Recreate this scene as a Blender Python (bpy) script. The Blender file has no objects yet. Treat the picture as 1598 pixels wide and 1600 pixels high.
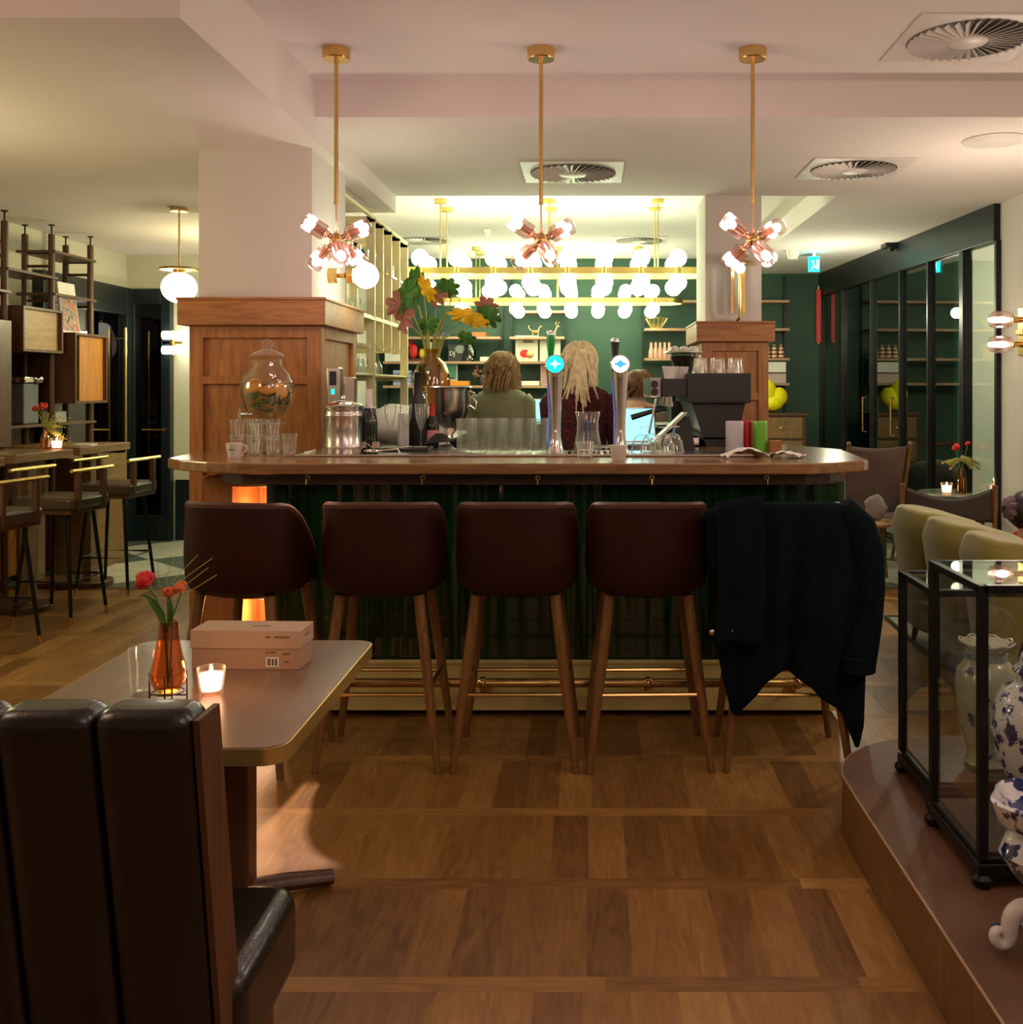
import bpy, math, random
from mathutils import Vector, Matrix
PI = math.pi
random.seed(11)
S = bpy.context.scene
C = S.collection
# ------------------------------------------------------------------ camera
cd = bpy.data.cameras.new('camera'); cam = bpy.data.objects.new('camera', cd); C.objects.link(cam)
cam.location = (0, 0, 1.45); cam.rotation_euler = (PI/2, 0, 0)
cd.sensor_fit = 'HORIZONTAL'; cd.sensor_width = 36; cd.lens = 36.045
cd.shift_x = (799-920)/1598; cd.shift_y = (605-800)/1598
cd.clip_start = .05; cd.clip_end = 60
S.camera = cam
# ------------------------------------------------------------------ world, exposure
w = bpy.data.worlds.new('world'); S.world = w; w.use_nodes = True
w.node_tree.nodes['Background'].inputs[0].default_value = (.010, .012, .016, 1)
w.node_tree.nodes['Background'].inputs[1].default_value = 1
S.view_settings.view_transform = 'Standard'; S.view_settings.look = 'None'
S.view_settings.gamma = 1; S.view_settings.exposure = 0.27; S.view_settings.use_curve_mapping = False
cy = S.cycles
cy.use_denoising = True; cy.max_bounces = 9; cy.diffuse_bounces = 3; cy.glossy_bounces = 4
cy.transmission_bounces = 8; cy.transparent_max_bounces = 24; cy.sample_clamp_indirect = 4
cy.caustics_reflective = False; cy.caustics_refractive = False; cy.use_adaptive_sampling = True
# ------------------------------------------------------------------ fill lights added to brighten ceilings and rooms, no fixtures
def lamp(name, loc, watt, col, r=.08, spot=None, aim=None, blend=.5):
    l = bpy.data.lights.new(name, 'SPOT' if spot else 'POINT'); l.energy = watt; l.color = col; l.shadow_soft_size = r
    o = bpy.data.objects.new(name, l); C.objects.link(o); o.location = loc
    if spot:
        l.spot_size = math.radians(spot); l.spot_blend = blend
        d = Vector(aim)-Vector(loc); o.rotation_euler = d.to_track_quat('-Z', 'Y').to_euler()
    return o
WARM = (1, .70, .50); PINK = (1, .73, .66); OLIVE = (1, .88, .48); LIME = (.95, 1, .60)
lamp('dining_fill_light', (.6, .3, 2.25), 22, PINK, .45)
lamp('dining_fill_light', (-2.4, 1.6, 2.2), 26, WARM, .35)
lamp('dining_fill_light', (.9, 2.0, 2.32), 16, PINK, .3)
lamp('dining_fill_light', (2.5, 2.6, 2.3), 22, (1, .78, .62), .2)
lamp('floor_patch_spot', (-1.135, 4.58, 2.02), 260, (1, .74, .66), .02, 17, (-.98, 3.42, 0), .5)  # extra spot added at the pendant to make the bright floor patch
lamp('left_room_fill', (-3.2, 4.4, 1.75), 26, OLIVE, .25)  # added fill for the left room, not a modelled lamp
lamp('left_room_fill', (-2.9, 8.4, 2.1), 32, OLIVE, .12)
lamp('lounge_fill', (2.3, 9.6, 2.15), 26, (.95, .92, .66), .05)  # added fill for the lounge side, not a modelled lamp
lamp('lounge_fill', (2.35, 5.7, 1.95), 26, (1, .82, .64), .08)

# ------------------------------------------------------------------ mesh builder
class MB:
    def __init__(s): s.v = []; s.f = []; s.m = []
    def add(s, vs, fs, mi=0, T=None):
        n = len(s.v)
        s.v += [tuple(T @ Vector(p)) if T else tuple(p) for p in vs]
        s.f += [tuple(i+n for i in f) for f in fs]; s.m += [mi]*len(fs); return s
    def box(s, x0, x1, y0, y1, z0, z1, mi=0, T=None):
        vs = [(x, y, z) for z in (z0, z1) for y in (y0, y1) for x in (x0, x1)]
        return s.add(vs, [(0,2,3,1),(4,5,7,6),(0,1,5,4),(2,6,7,3),(0,4,6,2),(1,3,7,5)], mi, T)
    def rings(s, rs, caps=True, closed=False, mi=0, T=None):
        n = len(rs[0]); vs = [p for r in rs for p in r]; fs = []
        k = len(rs)
        for a in range(k if closed else k-1):
            b = (a+1) % k
            for i in range(n):
                j = (i+1) % n; fs.append((a*n+i, a*n+j, b*n+j, b*n+i))
        if caps and not closed:
            fs.append(tuple(range(n-1, -1, -1))); fs.append(tuple((k-1)*n+i for i in range(n)))
        return s.add(vs, fs, mi, T)
    def tube(s, pts, r, n=8, closed=False, mi=0, T=None, flat=1):
        pts = [Vector(p) for p in pts]; k = len(pts)
        rr = r if isinstance(r, (list, tuple)) else [r]*k
        out = []; u = None
        for i, p in enumerate(pts):
            if closed: t = pts[(i+1) % k]-pts[i-1]
            else: t = pts[min(i+1, k-1)]-pts[max(i-1, 0)]
            if t.length < 1e-9: t = Vector((0, 0, 1))
            t.normalize()
            if u is None: u = t.cross(Vector((0, 0, 1)) if abs(t.z) < .9 else Vector((1, 0, 0)))
            u = (u-t*u.dot(t)); u.normalize(); w_ = t.cross(u)
            out.append([p+(u*math.cos(a)+w_*math.sin(a)*flat)*rr[i] for a in [2*PI*j/n for j in range(n)]])
        return s.rings(out, True, closed, mi, T)
    def cyl(s, a, b, r0, r1=None, n=16, mi=0, T=None):
        return s.tube([a, b], [r0, r0 if r1 is None else r1], n, False, mi, T)
    def lathe(s, prof, c=(0, 0, 0), n=24, mi=0, T=None, fn=None):
        rs = []
        for r, z in prof:
            rs.append([(c[0]+math.cos(a)*r*(fn(a, z) if fn else 1), c[1]+math.sin(a)*r*(fn(a, z) if fn else 1), c[2]+z) for a in [2*PI*j/n for j in range(n)]])
        return s.rings(rs, True, False, mi, T)
    def prism(s, o, z0, z1, mi=0, T=None):
        n = len(o); vs = [(x, y, z0) for x, y in o]+[(x, y, z1) for x, y in o]
        fs = [tuple(range(n-1, -1, -1)), tuple(range(n, 2*n))]+[(i, (i+1) % n, n+(i+1) % n, n+i) for i in range(n)]
        return s.add(vs, fs, mi, T)
    def ell(s, c, r, nu=16, nv=10, mi=0, T=None, fn=None):
        if not isinstance(r, (list, tuple)): r = (r, r, r)
        vs = [(c[0], c[1], c[2]-r[2])]
        for j in range(1, nv):
            t = -PI/2+PI*j/nv
            for i in range(nu):
                a = 2*PI*i/nu; d = Vector((math.cos(t)*math.cos(a), math.cos(t)*math.sin(a), math.sin(t)))
                k = fn(d) if fn else 1
                vs.append((c[0]+d.x*r[0]*k, c[1]+d.y*r[1]*k, c[2]+d.z*r[2]*k))
        vs.append((c[0], c[1], c[2]+r[2])); e = len(vs)-1; fs = []
        for i in range(nu): fs.append((0, 1+(i+1) % nu, 1+i)); fs.append((e, e-nu+i, e-nu+(i+1) % nu))
        for j in range(nv-2):
            for i in range(nu):
                a = 1+j*nu; fs.append((a+i, a+(i+1) % nu, a+nu+(i+1) % nu, a+nu+i))
        return s.add(vs, fs, mi, T)
    def sheet(s, fn, nu, nv, th=0, mi=0, T=None):
        g = [[Vector(fn(i/nu, j/nv)) for i in range(nu+1)] for j in range(nv+1)]
        vs = [p for r in g for p in r]; W = nu+1
        fs = [(j*W+i, j*W+i+1, (j+1)*W+i+1, (j+1)*W+i) for j in range(nv) for i in range(nu)]
        if th:
            N = []
            for j in range(nv+1):
                for i in range(nu+1):
                    a = g[j][min(i+1, nu)]-g[j][max(i-1, 0)]; b = g[min(j+1, nv)][i]-g[max(j-1, 0)][i]
                    q = a.cross(b); N.append(q.normalized() if q.length > 1e-12 else Vector((0, 1, 0)))
            o = len(vs); vs += [p-n_*th for p, n_ in zip(vs[:o], N)]
            fs += [tuple(reversed([k+o for k in f])) for f in fs]
            ed = [(i, i+1) for i in range(nu)]+[(nu+j*W, nu+(j+1)*W) for j in range(nv)]+[(nv*W+i+1, nv*W+i) for i in range(nu)]+[((j+1)*W, j*W) for j in range(nv)]
            fs += [(b, a, a+o, b+o) for a, b in ed]
        return s.add(vs, fs, mi, T)
    def build(s, name, mats, parent=None, smooth=True, bevel=0, ang=38, loc=None, subs=0, seg=2):
        me = bpy.data.meshes.new(name); me.from_pydata(s.v, [], s.f)
        for q in (mats if isinstance(mats, (list, tuple)) else [mats]): me.materials.append(q)
        me.polygons.foreach_set('material_index', s.m)
        if smooth:
            me.polygons.foreach_set('use_smooth', [True]*len(s.f)); me.update()
            try: me.set_sharp_from_angle(angle=math.radians(ang))
            except Exception: pass
        me.update()
        o = bpy.data.objects.new(name, me); C.objects.link(o)
        if parent: o.parent = parent
        if loc: o.location = loc
        if bevel:
            b = o.modifiers.new('b', 'BEVEL'); b.width = bevel; b.segments = seg; b.limit_method = 'ANGLE'
        if subs:
            b = o.modifiers.new('s', 'SUBSURF'); b.levels = subs; b.render_levels = subs
        return o
def tag(o, label=None, cat=None, group=None, kind=None):
    if label: o['label'] = label
    if cat: o['category'] = cat
    if group: o['group'] = group
    if kind: o['kind'] = kind
    return o
def thing(name, label, cat, loc=(0, 0, 0), rz=0, group=None):
    o = bpy.data.objects.new(name, None); C.objects.link(o); o.empty_display_size = .05
    o.location = loc; o.rotation_euler = (0, 0, rz); return tag(o, label, cat, group)
def dup(r, loc=None, rz=None, label=None, parent=None):
    c = r.copy(); C.objects.link(c)
    if parent: c.parent = parent
    if loc is not None: c.location = loc
    if rz is not None: c.rotation_euler = (0, 0, rz)
    if label: c['label'] = label
    for ch in list(r.children): dup(ch, parent=c)
    return c
def struct(o): o['kind'] = 'structure'; return o
def P(x, y, Y): return ((x-920)*Y/1600, Y, 1.45-(y-605)*Y/1600)
def rrect(x0, x1, y0, y1, r, n=5):
    o = []
    for cx, cy_, a0 in ((x1-r, y0+r, -90), (x1-r, y1-r, 0), (x0+r, y1-r, 90), (x0+r, y0+r, 180)):
        for i in range(n+1):
            a = math.radians(a0+90*i/n); o.append((cx+r*math.cos(a), cy_+r*math.sin(a)))
    return o
def text(name, s, size, loc, rot, m, parent=None, ext=.001, al='CENTER'):
    cu = bpy.data.curves.new(name, 'FONT'); cu.body = s; cu.size = size; cu.extrude = ext; cu.align_x = al; cu.align_y = 'CENTER'
    t = bpy.data.objects.new('tmp', cu); C.objects.link(t)
    me = bpy.data.meshes.new_from_object(t.evaluated_get(bpy.context.evaluated_depsgraph_get()))
    bpy.data.objects.remove(t); me.materials.clear(); me.materials.append(m)
    o = bpy.data.objects.new(name, me); C.objects.link(o); o.location = loc; o.rotation_euler = rot
    if parent: o.parent = parent
    return o
# ------------------------------------------------------------------ materials
def nt(name):
    m = bpy.data.materials.new(name); m.use_nodes = True; t = m.node_tree
    return m, t, t.nodes['Principled BSDF']
def nn(t, k, **kw):
    n = t.nodes.new(k)
    for a, b in kw.items(): setattr(n, a, b)
    return n
def coords(t, sc=(1, 1, 1), rot=(0, 0, 0)):
    tc = nn(t, 'ShaderNodeTexCoord'); mp = nn(t, 'ShaderNodeMapping')
    mp.inputs['Scale'].default_value = sc; mp.inputs['Rotation'].default_value = rot
    t.links.new(tc.outputs['Object'], mp.inputs[0]); return mp.outputs[0]
def ramp(t, fac, stops):
    r = nn(t, 'ShaderNodeValToRGB'); e = r.color_ramp.elements
    while len(e) < len(stops): e.new(.5)
    for k, (p, c) in enumerate(stops): e[k].position = p; e[k].color = (*c, 1)
    t.links.new(fac, r.inputs[0]); return r.outputs[0]
def noise(t, vec, sc, det=3, dist=0):
    n = nn(t, 'ShaderNodeTexNoise'); n.inputs['Scale'].default_value = sc; n.inputs['Detail'].default_value = det
    n.inputs['Distortion'].default_value = dist; t.links.new(vec, n.inputs['Vector']); return n.outputs[0]
def bump(t, b, h, k, d=.01):
    n = nn(t, 'ShaderNodeBump'); n.inputs['Strength'].default_value = k; n.inputs['Distance'].default_value = d
    t.links.new(h, n.inputs['Height']); t.links.new(n.outputs[0], b.inputs['Normal'])
def mat(name, col, rough=.5, metal=0, var=.07, sc=6, bmp=0, bsc=60, em=None, es=0, coat=0, sheen=0, spec=None):
    m, t, b = nt(name)
    b.inputs['Roughness'].default_value = rough; b.inputs['Metallic'].default_value = metal
    if coat: b.inputs['Coat Weight'].default_value = coat; b.inputs['Coat Roughness'].default_value = .1
    if sheen: b.inputs['Sheen Weight'].default_value = sheen
    if spec is not None: b.inputs['Specular IOR Level'].default_value = spec
    v = coords(t)
    c1 = tuple(max(0, x*(1-var)) for x in col); c2 = tuple(min(1, x*(1+var)) for x in col)
    t.links.new(ramp(t, noise(t, v, sc), [(.35, c1), (.65, c2)]), b.inputs['Base Color'])
    if bmp: bump(t, b, noise(t, v, bsc), bmp, .004)
    if em: b.inputs['Emission Color'].default_value = (*em, 1); b.inputs['Emission Strength'].default_value = es
    return m
def wood(name, c1, c2, sc=(1.5, 1.5, 12), rough=.42, coat=.15, g=4):
    m, t, b = nt(name); v = coords(t, sc)
    n1 = noise(t, v, g, 5, 1.2)
    mid = tuple((a+b_)/2 for a, b_ in zip(c1, c2))
    t.links.new(ramp(t, n1, [(.3, c1), (.5, mid), (.7, c2)]), b.inputs['Base Color'])
    b.inputs['Roughness'].default_value = rough; b.inputs['Coat Weight'].default_value = coat; b.inputs['Coat Roughness'].default_value = .2
    bump(t, b, n1, .12, .002); return m
def glassy(name, tint=(1, 1, 1), k=.75, base=.06, rough=.02, pw=3, gl=(1, 1, 1)):
    m, t, b = nt(name); t.nodes.remove(b); out = t.nodes['Material Output']
    tr = nn(t, 'ShaderNodeBsdfTransparent'); tr.inputs[0].default_value = (*tint, 1)
    g = nn(t, 'ShaderNodeBsdfGlossy'); g.inputs['Roughness'].default_value = rough; g.inputs['Color'].default_value = (*gl, 1)
    lw = nn(t, 'ShaderNodeLayerWeight'); lw.inputs['Blend'].default_value = .5
    p = nn(t, 'ShaderNodeMath', operation='POWER'); p.inputs[1].default_value = pw
    mu = nn(t, 'ShaderNodeMath', operation='MULTIPLY_ADD'); mu.inputs[1].default_value = k; mu.inputs[2].default_value = base; mu.use_clamp = True
    t.links.new(lw.outputs['Facing'], p.inputs[0]); t.links.new(p.outputs[0], mu.inputs[0])
    mx = nn(t, 'ShaderNodeMixShader'); t.links.new(mu.outputs[0], mx.inputs[0])
    t.links.new(tr.outputs[0], mx.inputs[1]); t.links.new(g.outputs[0], mx.inputs[2]); t.links.new(mx.outputs[0], out.inputs[0])
    return m
def emis(name, col, s):
    m, t, b = nt(name); b.inputs['Base Color'].default_value = (*[min(1, c*.9) for c in col], 1)
    b.inputs['Emission Color'].default_value = (*col, 1); b.inputs['Emission Strength'].default_value = s
    b.inputs['Roughness'].default_value = .4; return m

def floor_mat():
    m, t, b = nt('oak_parquet'); L = t.links.new
    tc = nn(t, 'ShaderNodeTexCoord'); sp = nn(t, 'ShaderNodeSeparateXYZ'); L(tc.outputs['Object'], sp.inputs[0])
    def ma(op, a, b_=None, c=None):
        n = nn(t, 'ShaderNodeMath', operation=op)
        for i, q in enumerate((a, b_, c)):
            if q is None: continue
            if isinstance(q, (int, float)): n.inputs[i].default_value = q
            else: L(q, n.inputs[i])
        return n.outputs[0]
    x, y = sp.outputs[0], sp.outputs[1]
    ys = ma('DIVIDE', ma('ADD', y, 10-2.86), .505); row = ma('FLOOR', ys); fy = ma('FRACT', ys)
    band = ma('LESS_THAN', fy, .125)
    wn = nn(t, 'ShaderNodeTexWhiteNoise', noise_dimensions='1D'); L(row, wn.inputs['W'])
    xo = ma('ADD', x, ma('MULTIPLY', wn.outputs[0], .7))
    xp = ma('DIVIDE', xo, .115); xb = ma('DIVIDE', xo, .62)
    xi = ma('ADD', ma('MULTIPLY', xb, band), ma('MULTIPLY', xp, ma('SUBTRACT', 1, band)))
    cid = ma('FLOOR', xi); fx = ma('FRACT', xi)
    cb = nn(t, 'ShaderNodeCombineXYZ'); L(cid, cb.inputs[0]); L(row, cb.inputs[1]); L(band, cb.inputs[2])
    w2 = nn(t, 'ShaderNodeTexWhiteNoise', noise_dimensions='3D'); L(cb.outputs[0], w2.inputs['Vector'])
    def grain(sc):
        mp = nn(t, 'ShaderNodeMapping'); mp.inputs['Scale'].default_value = sc; L(tc.outputs['Object'], mp.inputs[0])
        ad = nn(t, 'ShaderNodeVectorMath', operation='ADD'); L(mp.outputs[0], ad.inputs[0]); L(w2.outputs['Color'], ad.inputs[1])
        return noise(t, ad.outputs[0], 5, 6, 1.5)
    gA = grain((6, .9, 1)); gB = grain((.9, 6, 1))
    g = ma('ADD', ma('MULTIPLY', gB, band), ma('MULTIPLY', gA, ma('SUBTRACT', 1, band)))
    tone = ma('ADD', ma('MULTIPLY', w2.outputs[0], .36), ma('ADD', ma('MULTIPLY', g, .62), ma('MULTIPLY', band, .07)))
    L(ramp(t, tone, [(.15, (.10, .042, .010)), (.40, (.215, .100, .024)), (.62, (.32, .162, .043)), (.85, (.45, .25, .075))]), b.inputs['Base Color'])
    e1 = ma('LESS_THAN', fx, .02); e2 = ma('LESS_THAN', ma('ABSOLUTE', ma('SUBTRACT', fy, .125)), .007); e3 = ma('LESS_THAN', fy, .008)
    gap = ma('MAXIMUM', ma('MULTIPLY', e1, .6), ma('MAXIMUM', e2, e3))
    bp = nn(t, 'ShaderNodeBump'); bp.inputs['Strength'].default_value = .35; bp.inputs['Distance'].default_value = .003
    L(ma('SUBTRACT', ma('MULTIPLY', g, .15), gap), bp.inputs['Height']); L(bp.outputs[0], b.inputs['Normal'])
    b.inputs['Roughness'].default_value = .38
    return m
def tile_mat():
    m, t, b = nt('marble_chequer'); v = coords(t, (1, 1, 1), (0, 0, PI/4))
    ck = nn(t, 'ShaderNodeTexChecker'); ck.inputs['Scale'].default_value = 1.15
    ck.inputs['Color1'].default_value = (.62, .62, .52, 1); ck.inputs['Color2'].default_value = (.13, .16, .14, 1)
    t.links.new(v, ck.inputs['Vector'])
    mx = nn(t, 'ShaderNodeMix', data_type='RGBA', blend_type='MULTIPLY'); mx.inputs[0].default_value = .5
    t.links.new(ck.outputs[0], mx.inputs[6]); t.links.new(ramp(t, noise(t, v, 4, 6, 2), [(.35, (.6, .6, .6)), (.55, (1, 1, 1))]), mx.inputs[7])
    t.links.new(mx.outputs[2], b.inputs['Base Color']); b.inputs['Roughness'].default_value = .25; return m
def delft(name, base, blue, sc, lo, hi, spark=True):
    m, t, b = nt(name); v = coords(t)
    vo = nn(t, 'ShaderNodeTexVoronoi', feature='SMOOTH_F1'); vo.inputs['Scale'].default_value = sc
    ad = nn(t, 'ShaderNodeVectorMath', operation='MULTIPLY_ADD'); n = nn(t, 'ShaderNodeTexNoise'); n.inputs['Scale'].default_value = sc*1.6
    t.links.new(v, n.inputs['Vector']); t.links.new(n.outputs['Color'], ad.inputs[0]); ad.inputs[1].default_value = (.05,)*3; t.links.new(v, ad.inputs[2])
    t.links.new(ad.outputs[0], vo.inputs['Vector'])
    f = noise(t, v, sc*3.2, 4, 2)
    mu = nn(t, 'ShaderNodeMath', operation='MULTIPLY_ADD'); mu.inputs[1].default_value = .55
    t.links.new(f, mu.inputs[0]); t.links.new(vo.outputs['Distance'], mu.inputs[2])
    t.links.new(ramp(t, mu.outputs[0], [(lo-.06, tuple(x*.6 for x in blue)), (lo, blue), (hi, base), (hi+.2, base)]), b.inputs['Base Color'])
    b.inputs['Roughness'].default_value = .12; b.inputs['Coat Weight'].default_value = .6; return m

m_floor = floor_mat(); m_tiles = tile_mat()
m_plaster = mat('cream_plaster', (.66, .60, .55), .85, var=.03, sc=1.5)
m_plaster_l = mat('cream_plaster_room', (.62, .60, .47), .85, var=.03, sc=1.5)
m_ceiling = mat('ceiling_paint', (.79, .71, .67), .9, var=.02, sc=1)
m_green = mat('dark_green_paint', (.018, .064, .036), .55, var=.10, sc=2)
m_navy = mat('navy_paint', (.008, .014, .016), .35, var=.1)
m_black = mat('black_metal', (.018, .020, .020), .38, .6, var=.2)
m_blackp = mat('black_plastic', (.014, .015, .015), .45)
m_oak = wood('golden_oak', (.26, .092, .020), (.46, .185, .048), (9, 9, .9))
m_oakh = wood('golden_oak_cross', (.26, .092, .020), (.46, .185, .048), (.9, 9, 9))
m_top = wood('bar_top_oak', (.21, .100, .036), (.38, .20, .078), (.8, 7, 7), .17, .5)
m_apron = wood('dark_apron_oak', (.050, .024, .012), (.095, .048, .022), (.8, 7, 7), .4, .2)
m_leg = wood('teak_leg', (.14, .060, .015), (.26, .125, .034), (12, 12, 1.2), .4, .2)
m_walnut = wood('dark_walnut', (.055, .020, .007), (.125, .048, .017), (9, 9, 1), .45, .1)
m_walnuty = wood('walnut_board', (.065, .028, .012), (.14, .062, .026), (9, 1, 9), .4, .1)
m_fold = wood('amber_veneer', (.40, .14, .02), (.58, .24, .045), (7, 7, 1), .4, .1)
m_pale = wood('pale_veneer', (.32, .17, .07), (.46, .27, .12), (7, 1.2, 7), .45, .1)
m_tbl = wood('table_laminate', (.17, .105, .062), (.225, .145, .088), (7, .8, 7), .28, .25)
m_hight = wood('high_table_oak', (.16, .085, .030), (.27, .155, .062), (7, .8, 7), .4, .1)
m_leather = mat('burgundy_leather', (.029, .0068, .0022), .50, var=.18, sc=4, bmp=.15, bsc=220, spec=.18)
m_piping = mat('leather_piping', (.085, .030, .020), .32)
m_blackleather = mat('black_leather', (.008, .0056, .0046), .30, var=.15, bmp=.2, bsc=160, coat=.2)
m_brass = mat('brushed_brass', (.72, .48, .17), .26, 1, var=.08, sc=20)
m_edgeb = mat('satin_brass_edge', (.74, .52, .18), .30, .8, var=.05)
m_brassy = mat('yellow_brass', (.78, .62, .20), .35, 1, var=.05)
m_rack = mat('champagne_brass_paint', (.80, .70, .40), .45, .1, var=.06)
m_kick = mat('brass_sheet', (.88, .76, .30), .45, .12, var=.14, sc=3)
m_copper = mat('copper_socket', (.70, .38, .24), .3, 1)
m_chrome = mat('chrome', (.78, .76, .72), .08, 1, var=.02)
m_steel = mat('brushed_steel', (.60, .56, .52), .24, 1, var=.05)
m_white = mat('white_ceramic', (.72, .68, .63), .25)
m_whitep = mat('white_paper', (.80, .76, .70), .8)
m_vent = mat('white_metal_vent', (.70, .64, .60), .45)
m_ventd = mat('vent_dark', (.10, .085, .075), .7)
m_coat = mat('navy_wool', (.0034, .0080, .0108), .95, var=.25, sc=9, bmp=.3, bsc=300, spec=.1)
m_olive = mat('olive_velvet', (.26, .23, .035), .75, var=.12, sc=5, sheen=.5)
m_chairl = mat('brown_sling_leather', (.13, .085, .070), .5, var=.15, sc=5)
m_cush = mat('grey_cushion', (.22, .18, .155), .6, var=.15)
m_glass = glassy('clear_glass', (.96, .97, .95), .85, .07)
m_glassp = glassy('pane_glass', (.97, .985, .975), .75, .04, .005, 4)
def clearglass(name):
    m, t, b = nt(name); t.nodes.remove(b); out = t.nodes['Material Output']; L = t.links.new
    tr = nn(t, 'ShaderNodeBsdfTransparent'); tr.inputs[0].default_value = (.985, .995, .98, 1)
    g = nn(t, 'ShaderNodeBsdfGlossy'); g.inputs['Roughness'].default_value = .04
    df = nn(t, 'ShaderNodeBsdfDiffuse'); df.inputs[0].default_value = (.92, .95, .90, 1)  # white towards the edges stands in for lamp light refracted by the glass
    lw = nn(t, 'ShaderNodeLayerWeight'); lw.inputs['Blend'].default_value = .5
    def pw(e, k, c):
        p = nn(t, 'ShaderNodeMath', operation='POWER'); p.inputs[1].default_value = e; L(lw.outputs['Facing'], p.inputs[0])
        u = nn(t, 'ShaderNodeMath', operation='MULTIPLY_ADD', use_clamp=True); u.inputs[1].default_value = k; u.inputs[2].default_value = c; L(p.outputs[0], u.inputs[0]); return u.outputs[0]
    m1 = nn(t, 'ShaderNodeMixShader'); L(pw(3, .5, .07), m1.inputs[0]); L(tr.outputs[0], m1.inputs[1]); L(g.outputs[0], m1.inputs[2])
    m2 = nn(t, 'ShaderNodeMixShader'); L(pw(4, .70, .008), m2.inputs[0]); L(m1.outputs[0], m2.inputs[1]); L(df.outputs[0], m2.inputs[2])
    L(m2.outputs[0], out.inputs[0]); return m
m_glasst = clearglass('tumbler_glass')
m_amber = glassy('amber_glass', (.86, .56, .22), .7, .08, .03, 3)
m_ambery = glassy('olive_amber_glass', (.85, .66, .22), .7, .10, .03, 3)
m_smoke = glassy('dark_pane_glass', (.30, .42, .40), .90, .05, .004, 3.2)
m_fluted = glassy('pink_fluted_glass', (1, .94, .93), .6, .17, .12, 2.2, (1, .9, .88))
m_water = glassy('water', (.92, .93, .80), .3, .03, .02, 3)
m_bulb = emis('pendant_bulb', (1, .77, .74), 92)
m_globe = emis('opal_globe', (.90, 1, .66), 14)
m_globec = emis('opal_globe_bright', (.97, 1, .72), 30)
m_globew = emis('opal_globe_warm', (1, .95, .70), 10)
m_flame = emis('candle_glow', (1, .52, .25), 14)
m_cyan = emis('cyan_sign', (.0, .75, .85), 2.2)
m_cyanw = emis('white_sign', (.75, .95, 1), 1.8)
m_screen = emis('laptop_screen', (.25, .80, 1), 1.5)
m_red = mat('red_petal', (.62, .012, .014), .6)
m_orange = mat('orange_petal', (.75, .13, .03), .6)
m_leaf = mat('green_leaf', (.10, .25, .035), .5, var=.3)
m_fern = mat('pale_fern', (.42, .42, .10), .7, var=.2)
m_yleaf = mat('yellow_leaf', (.85, .52, .02), .5, var=.15)
m_stem = mat('olive_stem', (.36, .33, .06), .6, var=.2)
m_skin = mat('skin', (.55, .32, .21), .5)
m_dark = mat('dark_cloth', (.012, .012, .016), .9)
m_card = mat('kraft_board', (.40, .25, .16), .75, var=.04)
m_cardl = mat('kraft_lid', (.47, .32, .22), .75, var=.04)
# ================================================================== SETTING
def sbox(name, mt, *b, bevel=0):
    return struct(MB().box(*b).build(name, mt, smooth=False, bevel=bevel))
sbox('floor', m_floor, -4.6, 3.2, -3, 7.38, -.1, 0)
sbox('floor', m_tiles, -4.6, 6.2, 7.38, 13.2, -.1, 0)
sbox('floor', m_tiles, 3.2, 6.2, 4, 7.38, -.1, 0)
sbox('trim_1', m_walnut, -4.4, 3.0, 7.34, 7.40, -.02, .004)
sbox('ceiling', m_ceiling, -4.6, 3.2, -3, 5.08, 2.97, 3.2)
sbox('ceiling', m_ceiling, -4.6, -1.354, 3.39, 7.18, 2.673, 2.97)
sbox('ceiling', m_ceiling, -1.354, 3.2, 5.08, 7.17, 2.79, 3.2)
sbox('ceiling', m_ceiling, 1.737, 3.2, 7.17, 12.3, 2.79, 3.2)
sbox('ceiling', m_ceiling, -2.5, 1.737, 7.17, 12.3, 2.97, 3.2)
sbox('ceiling', m_ceiling, -4.6, -2.5, 7.18, 12.3, 2.70, 3.2)
sbox('ceiling', m_ceiling, 3.2, 6.2, 4, 13.2, 2.79, 3.2)
sbox('wall_left', m_plaster_l, -4.6, -4.4, -3, 9.95, 0, 3.2)
sbox('wall_left_end', m_plaster_l, -4.6, -2.5, 9.75, 9.95, 0, 3.2)
sbox('wall_left_return', m_plaster, -2.6, -2.5, 9.95, 12.3, 0, 3.2)
sbox('wall_far', m_green, -2.6, 6.2, 12.1, 12.3, 0, 3.2)
sbox('wall_right', m_plaster, 3.0, 3.2, -3, 7.47, 0, 3.2)
sbox('wall_behind', m_plaster, -4.6, 3.2, -3.2, -3, 0, 3.2)
sbox('wall_annex_end', m_plaster_l, 3.42, 6.2, 9.5, 9.6, 0, 3.2)
sbox('wall_annex', m_green, 6.0, 6.2, 4, 12.3, 0, 3.2)
sbox('wall_annex_front', m_green, 3.2, 6.2, 4, 4.1, 0, 3.2)
lamp('annex_fill', (4.4, 8.2, 2.3), 60, (.95, 1, .75), .1)  # added fill that brightens the annex wall seen through the clear pane
sbox('baseboard_left', m_navy, -3.93, -2.5, 9.73, 9.76, 0, .57)
sbox('wall_column_left', m_plaster, -2.0, -1.42, 5.25, 5.97, 1.7, 2.68)
sbox('wall_column_right', m_plaster, .813, 1.206, 7.16, 7.74, 1.7, 2.80)
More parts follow.
